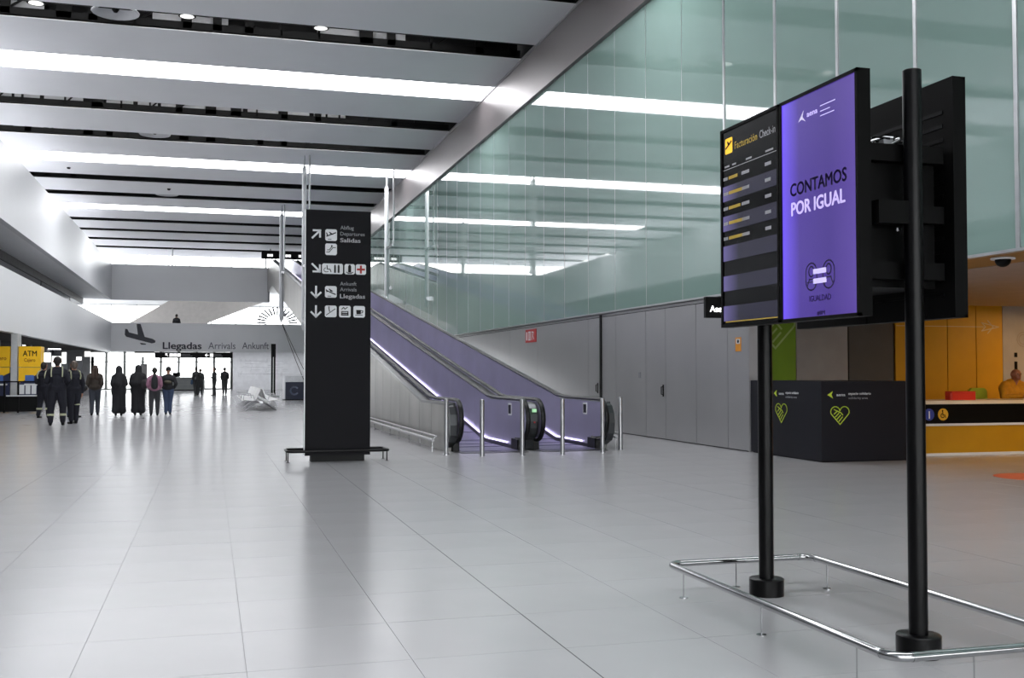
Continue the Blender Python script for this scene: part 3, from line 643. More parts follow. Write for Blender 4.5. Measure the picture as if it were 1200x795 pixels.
# low guard rails each side
for x, y0, y1, l in ((3.98, 19.3, 33, 'low chrome guard rail along the left walkway side panels'), (7.62, 19.3, 21.0, 'short low guard rail right of the walkways')):
    t = thing('guard_rail', l, 'rail', (x, y0, 0), 0, 'low rails beside the walkways')
    k = MB(); k.cyl((0, 0, .2), (0, y1 - y0, .2), .03, 10); k.build('rail', M_clad, t, smooth=True)
    k = MB(); k.cyl((.06, 0, .27), (.06, y1 - y0, .27), .02, 10); k.build('rail', M_clad, t, smooth=True)
    for i in range(int((y1 - y0) / 1.2) + 1):
        yy = .05 + i * 1.2; k = MB(); k.cyl((0, yy, 0), (0, yy, .2), .008, 6); k.tube([(0, yy, .2), (.06, yy, .27)], .008, 6); k.build('leg', M_steel, t)
# hanger poles
for n, (x, y, zb, rx, ry, l) in enumerate(((4.04, 48.5, 3.6, 4.26, 48.3, 'thick white hanging pole and thin rod at the left edge of the black totem'), (8.45, 52.6, 5.0, 8.5, 50.7, 'thick white hanging pole and thin rod right of the black totem before the glass'), (4.0, 63.5, 4.66, 4.12, 63.0, 'farther white hanging pole left of the totem, cables at its foot'), (8.45, 65, 6.5, 8.5, 64.4, 'farther white hanging pole on the glass side of the walkways'))):
    t = thing('hanging_pole', l, 'pole', (x, y, 0), 0, 'white poles beside the walkways'); pr = .13 if y > 60 else .1
    k = MB(); k.lathe([(.04, zb - .25), (pr - .01, zb), (pr, zb + .05), (pr, 10.7), (.04, 10.85), (.04, 11.3)], seg=14); k.build('tube', M_white, t, smooth=True)
    k = MB(); k.cyl((rx - x, ry - y, zb + 2.6), (rx - x, ry - y, 11.3), .045, 8); k.build('rod', M_alu, t)
    sd = 1 if x < 6 else -1
    k = MB(); k.box(min(0, sd * .25) - .05, -.1, zb + .1, max(0, sd * .25) + .05, .1, zb + .3); k.build('bracket', M_steel, t); B('bracket', M_steel, t, -.05, min(0, ry - y) - .04, zb + 2.6, max(.05, rx - x + .04), 0, zb + 2.72)
    if n == 2:
        for dx in (1.7, 2.1):
            k = MB(); k.tube([(0, 0, zb - .2), (dx * .5, -.3, zb / 2 - .2), (dx, -.6, 0)], .018, 5); k.build('cable', M_black, t)

# ------------------------------------------------------------------ the black totem
t = thing('wayfinding_totem', 'tall black wayfinding totem with white arrows and pictograms', 'sign', (1.49, 17.48, 0))
tt = t
k = MB(); k.box(0, 0, .1, 1.06, .09, 4.12); k.build('body', M_totem, t)
B('edge_trim', M_alu, t, -.012, .03, .1, 0, .09, 4.12); B('back_panel', M_totem, t, .0, .091, .1, 1.06, .3, 4.11)
B('plinth', M_black, t, .1, .03, 0, .97, .28, .1)
F = lambda x, z: (x - 1.49, 0, z)
def arrow(cx, cz, ang, s=.085):
    k = MB(); c, d = math.cos(ang), math.sin(ang)
    rot = lambda x, y: (x * c - y * d, x * d + y * c)
    k.stroke(F(cx, cz), XR, UZ, [rot(-s, 0), rot(s, 0)], .03, .004); k.stroke(F(cx, cz), XR, UZ, [rot(.15 * s, .85 * s), rot(s, 0), rot(.15 * s, -.85 * s)], .03, .004)
    k.build('arrow', M_sign, tt)
def icon(cx, cz, kind, w_=.19, h_=.19):
    O = F(cx, cz); b = .02
    k = MB(); a, c = w_ / 2, h_ / 2; k.plate(O, XR, UZ, [(-a + b, -c), (a - b, -c), (a, -c + b), (a, c - b), (a - b, c), (-a + b, c), (-a, c - b), (-a, -c + b)], .004)
    p = k.build('pictogram', M_sign, tt); k = MB(); d = dict(d=.006, d0=.004)
    def sw(pts, wd): k.stroke(O, XR, UZ, pts, wd, .0055, .0035)
    def pl(pts): k.plate(O, XR, UZ, pts, .0055, .0035)
    if kind in ('up', 'down'):
        g = 1 if kind == 'up' else -1
        sw([(-.07, -.02 * g), (.07, .04 * g)], .018); pl([(-.04, .05), (-.02, .05), (.04, .01), (.0, .0)]); pl([(-.085, .04), (-.07, .04), (-.05, -.0), (-.07, -.01)]); sw([(-.05, -.07), (.0, -.07)], .01)
    elif kind == 'esc': sw([(-.07, -.045), (-.03, -.045), (.03, .03), (.07, .03)], .012); sw([(-.06, -.01), (-.03, -.01), (.02, .055)], .012); pl([(-.0, .04), (.02, .04), (.02, .07), (0, .07)])
    elif kind == 'stair': sw([(-.07, -.06), (.07, .04)], .012); sw([(-.02, .0), (-.03, .05)], .016); pl([(-.04, .06), (-.02, .06), (-.02, .08), (-.04, .08)])
    elif kind == 'wc':
        for x in (.04, .1): sw([(x, -.05), (x, .03)], .03); pl([(x - .012, .045), (x + .012, .045), (x + .012, .068), (x - .012, .068)])
        sw([(-.09, .05), (-.085, -.005), (-.04, -.01), (-.025, -.05)], .014); sw([(-.1 + .04 * math.cos(a), -.02 + .035 * math.sin(a)) for a in [1.9 + i * .6 for i in range(7)]], .01); sw([(.075, -.06), (.075, .06)], .003)
    elif kind == 'baby': sw([(0, -.03), (0, .03)], .05); pl([(-.016, .045), (.016, .045), (.016, .075), (-.016, .075)]); sw([(-.05, -.05), (-.02, -.07), (.02, -.07), (.05, -.05)], .014)
    elif kind == 'cross': sw([(-.05, 0), (.05, 0)], .034); sw([(0, -.05), (0, .05)], .034)
    elif kind == 'shop': sw([(-.05, -.06), (-.05, .0), (.05, .0), (.05, -.06)], .014); sw([(-.05, -.055), (.05, -.055)], .02); sw([(-.05, -.03), (.05, -.03)], .02); sw([(-.05, .04), (-.02, .07), (.0, .04), (.04, .07)], .014)
    elif kind == 'cup': pl([(-.05, .03), (.03, .03), (.025, -.04), (-.045, -.04)]); sw([(.03, .02), (.06, .015), (.055, -.015), (.03, -.02)], .012); sw([(-.06, -.055), (.05, -.055)], .01)
    k.build('symbol', M_red if kind == 'cross' else M_black, p)
arrow(1.655, 3.72, PI / 4); arrow(1.655, 3.165, -PI / 4); arrow(1.655, 2.77, -PI / 2); arrow(1.655, 2.45, -PI / 2)
icon(1.895, 3.71, 'up'); icon(1.895, 3.475, 'esc'); icon(1.92, 3.155, 'wc', .34, .17); icon(2.2, 3.155, 'baby', .17, .17); icon(2.385, 3.155, 'cross', .17, .17)
icon(1.895, 2.775, 'down'); icon(1.895, 2.455, 'stair'); icon(2.125, 2.455, 'shop'); icon(2.36, 2.455, 'cup')
def tl(s, x, z, w_, h_, m, b=0): lettering(s, F(x, z), XR, UZ, w_, h_, m, tt, d=.004, bold=b)
tl('Abflug', 2.045, 3.81, .22, .06, M_signgrey); tl('Departures', 2.045, 3.71, .4, .06, M_signgrey); tl('Salidas', 2.045, 3.60, .33, .065, M_sign, .02)
tl('Ankunft', 2.045, 2.885, .27, .06, M_signgrey); tl('Arrivals', 2.045, 2.79, .27, .06, M_signgrey); tl('Llegadas', 2.045, 2.675, .41, .068, M_sign, .02)
t = thing('totem_guard_rail', 'low black guard rail encircling the foot of the black totem', 'rail', (2.02, 17.62, 0))
k = MB(); pts = []
for cx, cy, a0 in ((.72, -.2, -PI / 2), (.72, .2, 0), (-.72, .2, PI / 2), (-.72, -.2, PI)):
    pts += [(cx + .1 * math.cos(a0 + i * PI / 8), cy + .1 * math.sin(a0 + i * PI / 8), .18) for i in range(5)]
k.tube(pts, .022, 8, closed=True); k.build('rail', M_pole, t, smooth=True)
for x, y in ((-.8, -.2), (.8, -.2), (-.8, .2), (.8, .2)):
    k = MB(); k.cyl((x, y, 0), (x, y, .17), .01, 6); k.lathe([(.03, 0), (.03, .006)], c=(x, y), seg=10); k.build('leg', M_pole, t)

# ------------------------------------------------------------------ flight displays on the right
M_casing = mat('display_casing', (6, 6, 6), .6, spec=.1)
def emis_grad(name, c0, c1, e, pos=.22):
    m = bpy.data.materials.new(name); m.use_nodes = True; nt = m.node_tree; b = nt.nodes['Principled BSDF']
    b.inputs['Base Color'].default_value = (*lin((20, 16, 40)), 1); b.inputs['Roughness'].default_value = .25
    tc = nt.nodes.new('ShaderNodeTexCoord'); sp = nt.nodes.new('ShaderNodeSeparateXYZ'); cr = nt.nodes.new('ShaderNodeValToRGB')
    nt.links.new(tc.outputs['Generated'], sp.inputs[0]); nt.links.new(sp.outputs['Y'], cr.inputs[0])
    cr.color_ramp.elements[0].position = 1 - pos; cr.color_ramp.elements[0].color = (*lin(c1), 1)
    cr.color_ramp.elements[1].position = 1; cr.color_ramp.elements[1].color = (*lin(c0), 1)
    nt.links.new(cr.outputs[0], b.inputs['Emission Color']); b.inputs['Emission Strength'].default_value = e;
    if name == 'violet_screen':
        e2 = cr.color_ramp.elements.new(.35); e2.color = (*lin((74, 54, 140)), 1)
        e3 = cr.color_ramp.elements.new(0); e3.color = (*lin((92, 70, 160)), 1)
    MATS[name] = m
    return m
def display_set(x, sgn, label):
    """two portrait screens side by side; the lit face looks towards sgn * X"""
    t = thing('flight_display', label, 'screen', (x, 4.70, 1.74))
    for i, (a, b) in enumerate(((0.0, .775), (.785, 1.56 if sgn > 0 else 1.515))):
        k = MB(); k.box(min(0, -sgn * .06), a, 0, max(0, -sgn * .06), b, 1.28); c = k.build('casing', M_casing, t)
        k = MB()
        k.box(-.02 if sgn < 0 else 0, a, 0, 0 if sgn < 0 else .02, a + .02, 1.28); k.box(-.02 if sgn < 0 else 0, b - .02, 0, 0 if sgn < 0 else .02, b, 1.28)
        k.box(-.02 if sgn < 0 else 0, a, 1.262, 0 if sgn < 0 else .02, b, 1.28); k.box(-.02 if sgn < 0 else 0, a, 0, 0 if sgn < 0 else .02, b, .018)
        k.build('bezel', M_casing, c)
        k = MB()
        for z in range(14): k.box(-sgn * .06 - .004, a + .08, .12 + z * .075, -sgn * .06 + .004, b - .08, .14 + z * .075)
        k.build('vent_grille', M_black, c)
    return t
D = display_set(3.2, -1, 'large double portrait screen, check-in list beside a violet poster page')
k = MB(); k.box(-.012, .02, .018, -.004, .755, 1.262); pur = k.build('poster_screen', emis_grad('violet_screen', (118, 92, 252), (80, 60, 152), .85, .25), D)
k = MB(); k.box(-.012, .805, .018, -.004, 1.495, 1.262); dep = k.build('check_in_screen', mat('screen_black', (6, 6, 7), .2, emit=.01, var=0, spec=.2), D)
def P(y, z): return (-.012, y - 4.70, z - 1.74)
M_sb = mat('screen_dark_ink', (30, 22, 60), .5, emit=.35); M_sw = mat('screen_white_ink', (205, 196, 228), .5, emit=.4); M_sp = mat('screen_pale_ink', (190, 180, 225), .5, emit=.6)
def ptx(s, y, z, w_, h_, m, b=0, parent=pur): return lettering(s, P(y, z), YL, UZ, w_, h_, m, parent, d=.001, bold=b)
ptx('CONTAMOS', 5.365, 2.456, .555, .07, M_sb, .03); ptx('POR IGUAL', 5.355, 2.345, .53, .073, M_sw, .03)
k = MB(); k.plate(P(5.24, 2.885), YL, UZ, [(-.035, -.02), (.02, .035), (.01, 0), (.04, -.03), (.0, -.012)], .001); k.build('emblem', M_sw, pur)
ptx('aena', 5.185, 2.875, .105, .03, M_sw, .02)
for i, (a, b) in enumerate(((.14, 0), (.09, -.03), (.13, -.055))):
    k = MB(); k.stroke(P(5.05, 2.905 + b), YL, UZ, [(0, 0), (a, 0)], .0045, .001); k.build('small_print', M_sp, pur)
k = MB()
def ring(cx, cz, rx, rz, n=20): return [(cx + rx * math.cos(i * 2 * PI / n), cz + rz * math.sin(i * 2 * PI / n)) for i in range(n)]
O = P(5.07, 1.98)
def roundrect(cx, w_, h_, r_):
    p = []
    for sx, sz, a0 in ((1, 1, 0), (-1, 1, PI / 2), (-1, -1, PI), (1, -1, 1.5 * PI)): p += [(cx + sx * (w_ - r_) + r_ * math.cos(a0 + i * PI / 8), sz * (h_ - r_) + r_ * math.sin(a0 + i * PI / 8)) for i in range(5)]
    return p
for cx in (-.085, .085): k.stroke(O, YL, UZ, roundrect(cx, .055, .075, .054), .008, .001, closed=True)
k.stroke(O, YL, UZ, ring(-.085, .028, .025, .028, 12), .008, .001, closed=True); k.stroke(O, YL, UZ, ring(.085, .028, .025, .028, 12), .008, .001, closed=True)
for cx in (-.085, .085): k.stroke(O, YL, UZ, [(cx - .04, -.05), (cx - .02, -.015), (cx + .02, -.015), (cx + .04, -.05)], .008, .001)
k.stroke(O, YL, UZ, [(-.125, -.03), (-.045, -.03)], .006, .001); k.build('people_emblem', M_sb, pur)
k = MB(); k.stroke(O, YL, UZ, [(-.05, .025), (.05, .025)], .028, .002); k.stroke(O, YL, UZ, [(-.05, -.028), (.05, -.028)], .028, .002); k.build('equals_mark', M_sp, pur)
ptx('IGUALDAD', 5.175, 1.842, .21, .032, M_sb, .005); ptx('#8M', 5.1, 1.765, .075, .022, M_sb, .02)
# check-in page
M_am = mat('screen_amber', (225, 176, 40), .5, emit=.8); M_ye = mat('screen_yellow_ink', (160, 136, 50), .5, emit=.3); M_gw = mat('screen_grey_ink', (140, 140, 146), .5, emit=.25)
k = MB(); k.plate(P(6.11, 2.905), YL, UZ, roundrect(0, .048, .05, .01), .001); ic = k.build('pictogram', M_am, dep)
k = MB(); k.stroke(P(6.11, 2.905), YL, UZ, [(-.035, -.012), (.035, .022)], .011, .003); k.plate(P(6.11, 2.905), YL, UZ, [(-.02, .03), (-.008, .03), (.018, .005), (-.004, -.002)], .003); k.build('symbol', M_black, ic)
ptx('Facturación', 6.03, 2.868, .285, .046, M_ye, 0, dep); ptx('Check-in', 5.715, 2.868, .185, .046, M_gw, 0, dep); ptx('10:38', 5.64, 2.965, .07, .018, M_gw, 0, dep) if 0 else None
k = MB(); k.stroke(P(6.18, 2.755), YL, UZ, [(0, 0), (.66, 0)], .004, .001)
for y, w_ in ((6.16, .05), (6.06, .04), (5.88, .06), (5.64, .08)): k.stroke(P(y, 2.775), YL, UZ, [(0, 0), (w_, 0)], .011, .001)
k.build('table_head', M_gw, dep)
M_row = emis_grad('row_lit', (104, 96, 150), (38, 38, 48), .8, .30)
RW = .0965
for i in range(10):
    zt = 2.745 - i * RW
    if i % 2: k = MB(); k.box(-.0135, 6.19 - 4.7 - .68, zt - RW - 1.74, -.012, 6.19 - 4.7, zt - 1.74); k.build('list_row', M_row, dep)
    if i < 5:
        k = MB(); O = (-.0135, 0, zt - RW / 2 - 1.74)
        def dash(y, w_, n, m):
            x = 0
            for j in range(n):
                ww = w_ / n * R.uniform(.5, .85); k = MB(); k.stroke(O, YL, UZ, [(-(y - 4.7) + x, 0), (-(y - 4.7) + x + ww, 0)], .02, .0015); x += w_ / n; k.build('list_entry', m, dep)
        dash(6.17, .045, 2, M_gw); dash(5.93, .09, 3, M_gw); dash(5.64, .06, 2, M_gw); dash(6.1, R.uniform(.1, .18), 4, M_ye)
k = MB(); k.stroke(P(6.16, 1.775), YL, UZ, [(0, 0), (.64, 0)], .007, .001); k.build('footer_line', M_ye, dep)
display_set(3.82, 1, 'second double screen behind the violet one, its black back towards us')
# poles, shared mount, cables
for y, zt, l in ((4.70, 3.03, 'near tall black pole standing right of the violet poster screen'), (6.245, 2.7, 'far black pole below the check-in list screen')):
    t = thing('display_pole', l, 'pole', (3.51, y, 0), 0, 'black poles carrying the displays')
    k = MB(); k.lathe([(.048, 0.1), (.048, zt - .004), (.044, zt), (.01, zt)], seg=24); k.build('pole', M_pole, t, smooth=True)
    k = MB(); k.lathe([(.1, 0), (.112, 0), (.112, .105), (.106, .11), (.05, .11)], seg=28); k.build('base_collar', M_pole, t, smooth=True)
t = thing('display_mount', 'black steel mounting box and brackets between the back to back displays', 'mount', (3.51, 4.70, 1.74))
B('housing', M_casing, t, -.22, .12, .16, .22, 1.3, .92)
[B('bracket', M_casing, t, -.235, y, z, .235, y + .06, z + .09) for y in (.06, 1.36) for z in (.2, .5, .82)]
B('bracket_plate', M_casing, t, -.22, -.02, .48, -.04, .06, .6)
k = MB(); k.ball((-.1, .0, .45), .012, 8); k.build('bolt', M_steel, t)
t = thing('cable_bundle', 'loose black and white cables lying on the display mount', 'cables', (3.51, 4.70, 2.66))
for c in range(9):
    k = MB(); a = R.uniform(-.2, .0); b = R.uniform(.1, .6)
    k.tube([(a + .08 * math.sin(i * .9 + c), .15 + b * i / 7, .01 + .045 * abs(math.sin(i * .8 + c * 1.3))) for i in range(8)], .006, 6); k.build('cable', M_alu if c % 4 == 0 else M_black, t, smooth=True)
k = MB(); k.box(-.06, .16, 0, 0, .3, .04); k.build('adapter', mat('adapter_grey', (170, 172, 176), .4), t)
t = thing('power_adapter', 'small pale adapter fixed behind the second display', 'device', (3.66, 5.0, 2.4)); k = MB(); k.cbox(-.03, -.04, 0, .1, .04, .14, .01); k.build('body', MATS['adapter_grey'], t); k = MB(); k.tube([(.02, 0, .14), (.05, .05, .25), (.1, .1, .3)], .006, 6); k.build('lead', M_black, t)
# chrome guard rail round the display poles
t = thing('display_guard_rail', 'low chrome tube guard rail around the feet of the display poles', 'rail', (2.935, 4.1, 0))
k = MB(); X1, Y1_, r_ = 1.06, 2.42, .09; pts = []
for cx, cy, a0 in ((X1 - r_, r_, -PI / 2), (X1 - r_, Y1_ - r_, 0), (r_, Y1_ - r_, PI / 2), (r_, r_, PI)):
    pts += [(cx + r_ * math.cos(a0 + i * PI / 12), cy + r_ * math.sin(a0 + i * PI / 12), .18) for i in range(7)]
k.tube(pts, .022, 12, closed=True); k.build('rail', M_chrome, t, smooth=True)
for cx, cy in ((0, r_), (r_, 0), (X1, Y1_ - r_), (X1 - r_, Y1_)):
    ax = cx in (r_, X1 - r_); k = MB(); k.cyl((cx - (.0 if ax else 0), cy, .18), (cx + (.03 if ax else 0), cy + (0 if ax else .03), .18), .0238, 12); k.build('joint_sleeve', M_chrome, t, smooth=True)
for x, y in ((0.01, 2.2), (.5, 2.42), (1.06, 2.2), (.01, 1.2), (1.06, 1.2), (.01, .3), (.42, .0), (1.06, .3)):
    k = MB(); k.cyl((x, y, .003), (x, y, .165), .004, 6); k.lathe([(.028, 0), (.028, .004)], c=(x, y), seg=12); k.build('leg', M_steel, t)

# ------------------------------------------------------------------ bench, kiosk, post in mid distance
M_bench = mat('perforated_steel', (222, 222, 222), .35, metal=.3)
for q, (by, bl) in enumerate(((41.2, 'nearest perforated white steel back to back bench in the hall'), (44.4, 'middle perforated white bench, second of the row'), (47.6, 'farthest perforated white bench at the end of the row'))):
    t = thing('waiting_bench', bl, 'bench', (1.88, by, 0), 0, 'back to back benches in a row')
    for sx in (-1, 1):
        for i in range(5):
            y = i * .58
            sh = [(sx * .03, .82), (sx * .07, .82), (sx * .22, .46), (sx * .30, .41), (sx * .62, .44), (sx * .68, .40), (sx * .68, .38), (sx * .62, .41), (sx * .28, .38), (sx * .18, .44)]
            k = MB(); k.prism(sh, 'y', y + .02, y + .56); k.build('seat', M_bench, t)
    for y in (.1, 1.45, 2.8):
        k = MB(); k.tube([(-.58, y, .02), (-.2, y, .3), (.2, y, .3), (.58, y, .02)], .022, 8); k.build('leg', M_satin, t, smooth=True)
    for y in (0, 2.9):
        for sx in (-1, 1): k = MB(); k.tube([(sx * .25, y, .43), (sx * .3, y, .6), (sx * .64, y, .6), (sx * .66, y, .42)], .015, 8); k.build('armrest', M_satin, t, smooth=True)
    B('beam', M_steel, t, -.06, -.02, .3, .06, 2.95, .37)

t = thing('glass_kiosk', 'navy blue exhibition case with glass top under the ramp', 'display case', (3.78, 57, 0))
B('frame', M_sign, t, -.03, .02, 0, .05, .9, 1.3); B('frame', M_sign, t, 1.35, .02, 0, 1.43, .9, 1.3)
B('front_panel', mat('kiosk_navy', (28, 35, 56), .4), t, .05, 0, .05, 1.35, .85, .95); B('plinth', M_black, t, -.05, -.02, 0, 1.45, .92, .05)
B('glass_case', M_pane, t, .05, .05, .96, 1.35, .85, 1.28); k = MB(); k.box(-.03, .0, 1.28, 1.43, .9, 1.31); k.build('top_frame', M_sign, t)
k = MB(); k.stroke((.52, 0, .5), XR, UZ, [(.2 * math.cos(a), .2 * math.sin(a)) for a in [.8 + i * .47 for i in range(11)]], .08, .006); k.build('emblem', mat('kiosk_print', (150, 160, 185), .5), t)
t = thing('slim_pillar_sign', 'slim tall black double post standing before the white map wall', 'post', (3.7, 65.9, 0))
k = MB(); k.box(-.13, -.05, .03, -.02, .05, 3.2); k.build('post', M_black, t); k = MB(); k.box(.02, -.05, .03, .13, .05, 3.2); k.build('post', M_black, t); B('sign_plate', M_black, t, -.14, -.07, 2.4, .14, -.05, 3.2)
k = MB(); k.lathe([(.45, 0), (.45, .02), (.2, .03)], seg=20); k.build('base_plate', M_alu, t)

# ------------------------------------------------------------------ people
def capsule(k, p, q, a, b, seg=12):
    p, q = Vector(p), Vector(q); t = q - p; L = t.length
    t = t.normalized() if L > 1e-5 else Vector((0, 0, 1))
    u = (Vector((1, 0, 0)) if abs(t.x) < .8 else Vector((0, 1, 0))); u = (u - t * u.dot(t)).normalized(); v = t.cross(u)
    rings = [(p - t * a * math.cos(i * PI / 8), a * math.sin(i * PI / 8)) for i in range(1, 5)] + [(q + t * b * math.sin(i * PI / 8), b * math.cos(i * PI / 8)) for i in range(0, 4)]
    vs = [c + u * r * math.cos(j * 2 * PI / seg) + v * r * math.sin(j * 2 * PI / seg) for c, r in rings for j in range(seg)]
    fs = [(i * seg + j, i * seg + (j + 1) % seg, (i + 1) * seg + (j + 1) % seg, (i + 1) * seg + j) for i in range(len(rings) - 1) for j in range(seg)]
    b0 = len(vs); vs += [p - t * a, q + t * b]; n = len(rings) - 1
    fs += [(b0, (j + 1) % seg, j) for j in range(seg)] + [(b0 + 1, n * seg + j, n * seg + (j + 1) % seg) for j in range(seg)]
    k.add(vs, fs)
def blob(name, caps, mats, parent, voxel=.01, iters=2):
    """one continuous surface round tapered capsules (p, q, ra, rb, material index)"""
    k = MB()
    for c in caps: capsule(k, *c[:4])
    o = k.build('tmp', mats[0]); md = o.modifiers.new('r', 'REMESH'); md.mode = 'VOXEL'; md.voxel_size = voxel
    sm = o.modifiers.new('s', 'SMOOTH'); sm.factor = .4; sm.iterations = iters
    bpy.context.view_layer.update()
    me = bpy.data.meshes.new_from_object(o.evaluated_get(bpy.context.evaluated_depsgraph_get())); bpy.data.objects.remove(o)
    me.name = name; me.materials.clear()
    for m in mats: me.materials.append(m)
    import numpy as np
    n = len(me.polygons); C = np.empty(n * 3); me.polygons.foreach_get('center', C); C = C.reshape(-1, 3)
    best = np.full(n, 1e9); idx = np.zeros(n, int)
    for p, q, a, b, mi in caps:
        p, q = np.array(p, float), np.array(q, float); d = q - p; L = max(d @ d, 1e-9)
        h_ = np.clip(((C - p) @ d) / L, 0, 1); s_ = np.linalg.norm(C - p - h_[:, None] * d, axis=1) - (a + (b - a) * h_)
        w_ = s_ < best; best[w_] = s_[w_]; idx[w_] = mi
    me.polygons.foreach_set('material_index', idx.astype('int32')); me.polygons.foreach_set('use_smooth', np.ones(n, bool))
    return link(name, me, parent)
SKIN = mat('skin', (176, 128, 104), .55); SKIN2 = mat('skin_tan', (150, 96, 72), .5); HAIR = mat('dark_hair', (34, 27, 24), .6)
def cloth(n, c): return mat('cloth_' + n, c, .85, var=.12, scale=14)
def hand(wr, fw, side, mi):
    """wrist wr, direction fw of the hand, thumb towards the front; five separate tapered fingers"""
    wr, fw = Vector(wr), Vector(fw).normalized(); sd = Vector((0, 1, 0)); sd = (sd - fw * sd.dot(fw)).normalized(); inn = Vector((-side, 0, 0))
    c = [(wr, wr + fw * .07, .026, .03, mi), (wr + fw * .04 - sd * .015, wr + fw * .08 - sd * .02, .02, .016, mi)]
    for i, L in enumerate((.07, .08, .074, .056)):
        b = wr + fw * .085 + sd * (.03 - .02 * i); m_ = b + fw * L * .5 + inn * .006; c += [(b, m_, .0105, .010, mi), (m_, m_ + fw * L * .45 + inn * .018, .010, .0085, mi)]
    b = wr + fw * .025 + sd * .028; c += [(b, b + fw * .035 + sd * .02, .013, .011, mi), (b + fw * .035 + sd * .02, b + fw * .065 + sd * .022, .011, .0095, mi)]
    return c
def person(label, loc, rz, H, top, legs, hair=HAIR, skin=SKIN, step=.08, spread=.09, arms=('down', 'down'), jacket=.025, robe=None, hairstyle='short', bulk=1.0, group=None, extras=(), shoes=None, voxel=.011, lean=0):
    t = thing('person', label, 'person', loc, rz, group); s = H / 1.75
    mats = [skin, top, legs, shoes or M_black]; S_, T_, L_, F_ = 0, 1, 2, 3
    c = []
    if robe is None:
        c += [((-.08, 0, .93), (.08, 0, .93), .125 * bulk, .125 * bulk, L_), ((0, 0, 1.0), (0, 0, 1.22), .135 * bulk + jacket * .6, .14 * bulk + jacket * .6, T_),
              ((-.05, 0, 1.0), (.05, 0, 1.0), .125 * bulk + jacket, .125 * bulk + jacket, T_)]
    c += [((-.08, .0, 1.33), (.08, .0, 1.33), .115 * bulk + jacket, .115 * bulk + jacket, T_), ((-.15, 0, 1.39), (.15, 0, 1.39), .06 + jacket, .06 + jacket, T_), ((0, -.01, 1.47), (-.15, 0, 1.4), .06, .055 + jacket, T_), ((0, -.01, 1.47), (.15, 0, 1.4), .06, .055 + jacket, T_),
          ((-.07, 0, 1.46), (.07, 0, 1.46), .05 + jacket * .5, .05 + jacket * .5, T_), ((0, 0, 1.46), (0, .012, 1.57), .058, .052, S_),
          ((0, .0, 1.665), (0, .0, 1.665), .094, .094, S_), ((0, .035, 1.6), (0, .01, 1.68), .062, .09, S_), ((0, .1, 1.635), (0, .088, 1.665), .016, .011, S_), ((0, .082, 1.585), (0, .07, 1.585), .02, .02, S_),
          ((-.092, 0, 1.64), (-.094, 0, 1.665), .016, .018, S_), ((.092, 0, 1.64), (.094, 0, 1.665), .016, .018, S_)]
    for sd in (-1, 1):
        dy = step * sd
        if robe is None or robe == 'long':
            kn = (sd * spread, dy * .5 + .015, .5); an = (sd * spread, dy - .02, .09)
            if robe is None: c += [((sd * .09, 0, .88), kn, .112 * bulk + .01, .082 * bulk + .005, L_), (kn, (sd * spread, dy - .02, .12), .08 * bulk + .005, .066, L_)]
            c += [(an, (sd * spread, dy - .03, .05), .045, .042, F_), ((sd * spread, dy - .04, .04), (sd * (spread + .015), dy + .14, .03), .04, .032, F_)]
        a = arms[0 if sd < 0 else 1]; sh = (sd * .185, 0, 1.38)
        if a == 'down': el, wr, fw = (sd * .25, -.03, 1.14), (sd * .255, .03, .9), (0, .12, -1)
        elif a == 'front': el, wr, fw = (sd * .25, -.02, 1.13), (sd * .13, .2, 1.12), (-sd * .6, .7, .1)
        elif a == 'hip': el, wr, fw = (sd * .285, -.05, 1.15), (sd * .2, .1, 1.0), (-sd * .6, .5, -.5)
        elif a == 'pocket': el, wr, fw = (sd * .235, -.05, 1.13), (sd * .17, .1, .98), (-sd * .4, .3, -1)
        elif a == 'reach': el, wr, fw = (sd * .33, .05, 1.2), (sd * .48, .1, 1.06), (sd * .7, .2, -.5)
        elif a == 'desk': el, wr, fw = (sd * .31, .12, 1.1), (sd * .14, .34, 1.02), (-sd * .5, .8, -.1)
        c += [(sh, el, .058 + jacket * .8, .046 + jacket * .7, T_), (el, wr, .046 + jacket * .7, .034 + jacket * .6, T_)]
        wv, ev = Vector(wr), Vector(el); c += [(wv, wv + (wv - ev).normalized() * .02, .028, .026, S_)] + hand(wv + (wv - ev).normalized() * .02, fw, sd, S_)
    if robe == 'long':
        mats[2] = top
        c += [((0, 0, 1.42), (0, 0, 1.1), .13, .2, T_), ((-.07, -.02, 1.15), (-.09, .0, .85), .17, .17, T_), ((.07, -.02, 1.15), (.09, 0, .85), .17, .17, T_), ((-.06, 0, 1.0), (-.08, -.02, .25), .17, .145, T_), ((.06, 0, 1.0), (.09, .02, .25), .17, .15, T_), ((-.02, .05, .8), (-.0, .06, .22), .15, .14, T_), ((.1, .0, .3), (.13, .0, .19), .14, .13, T_), ((-.08, -.03, .3), (-.11, -.05, .2), .14, .13, T_)]
    c = [(Vector(p) * s, Vector(q) * s, a * s, b * s, m) for p, q, a, b, m in c]
    if lean: 
        Rm = Matrix.Rotation(-lean, 3, 'X'); pv = Vector((0, 0, .95 * s))
        f = lambda v: pv + Rm @ (v - pv) if v.z > .96 * s else v
        c = [(f(p), f(q), a, b, m) for p, q, a, b, m in c]
    body = blob('body', [(tuple(p), tuple(q), a, b, m) for p, q, a, b, m in c], mats, t, voxel)
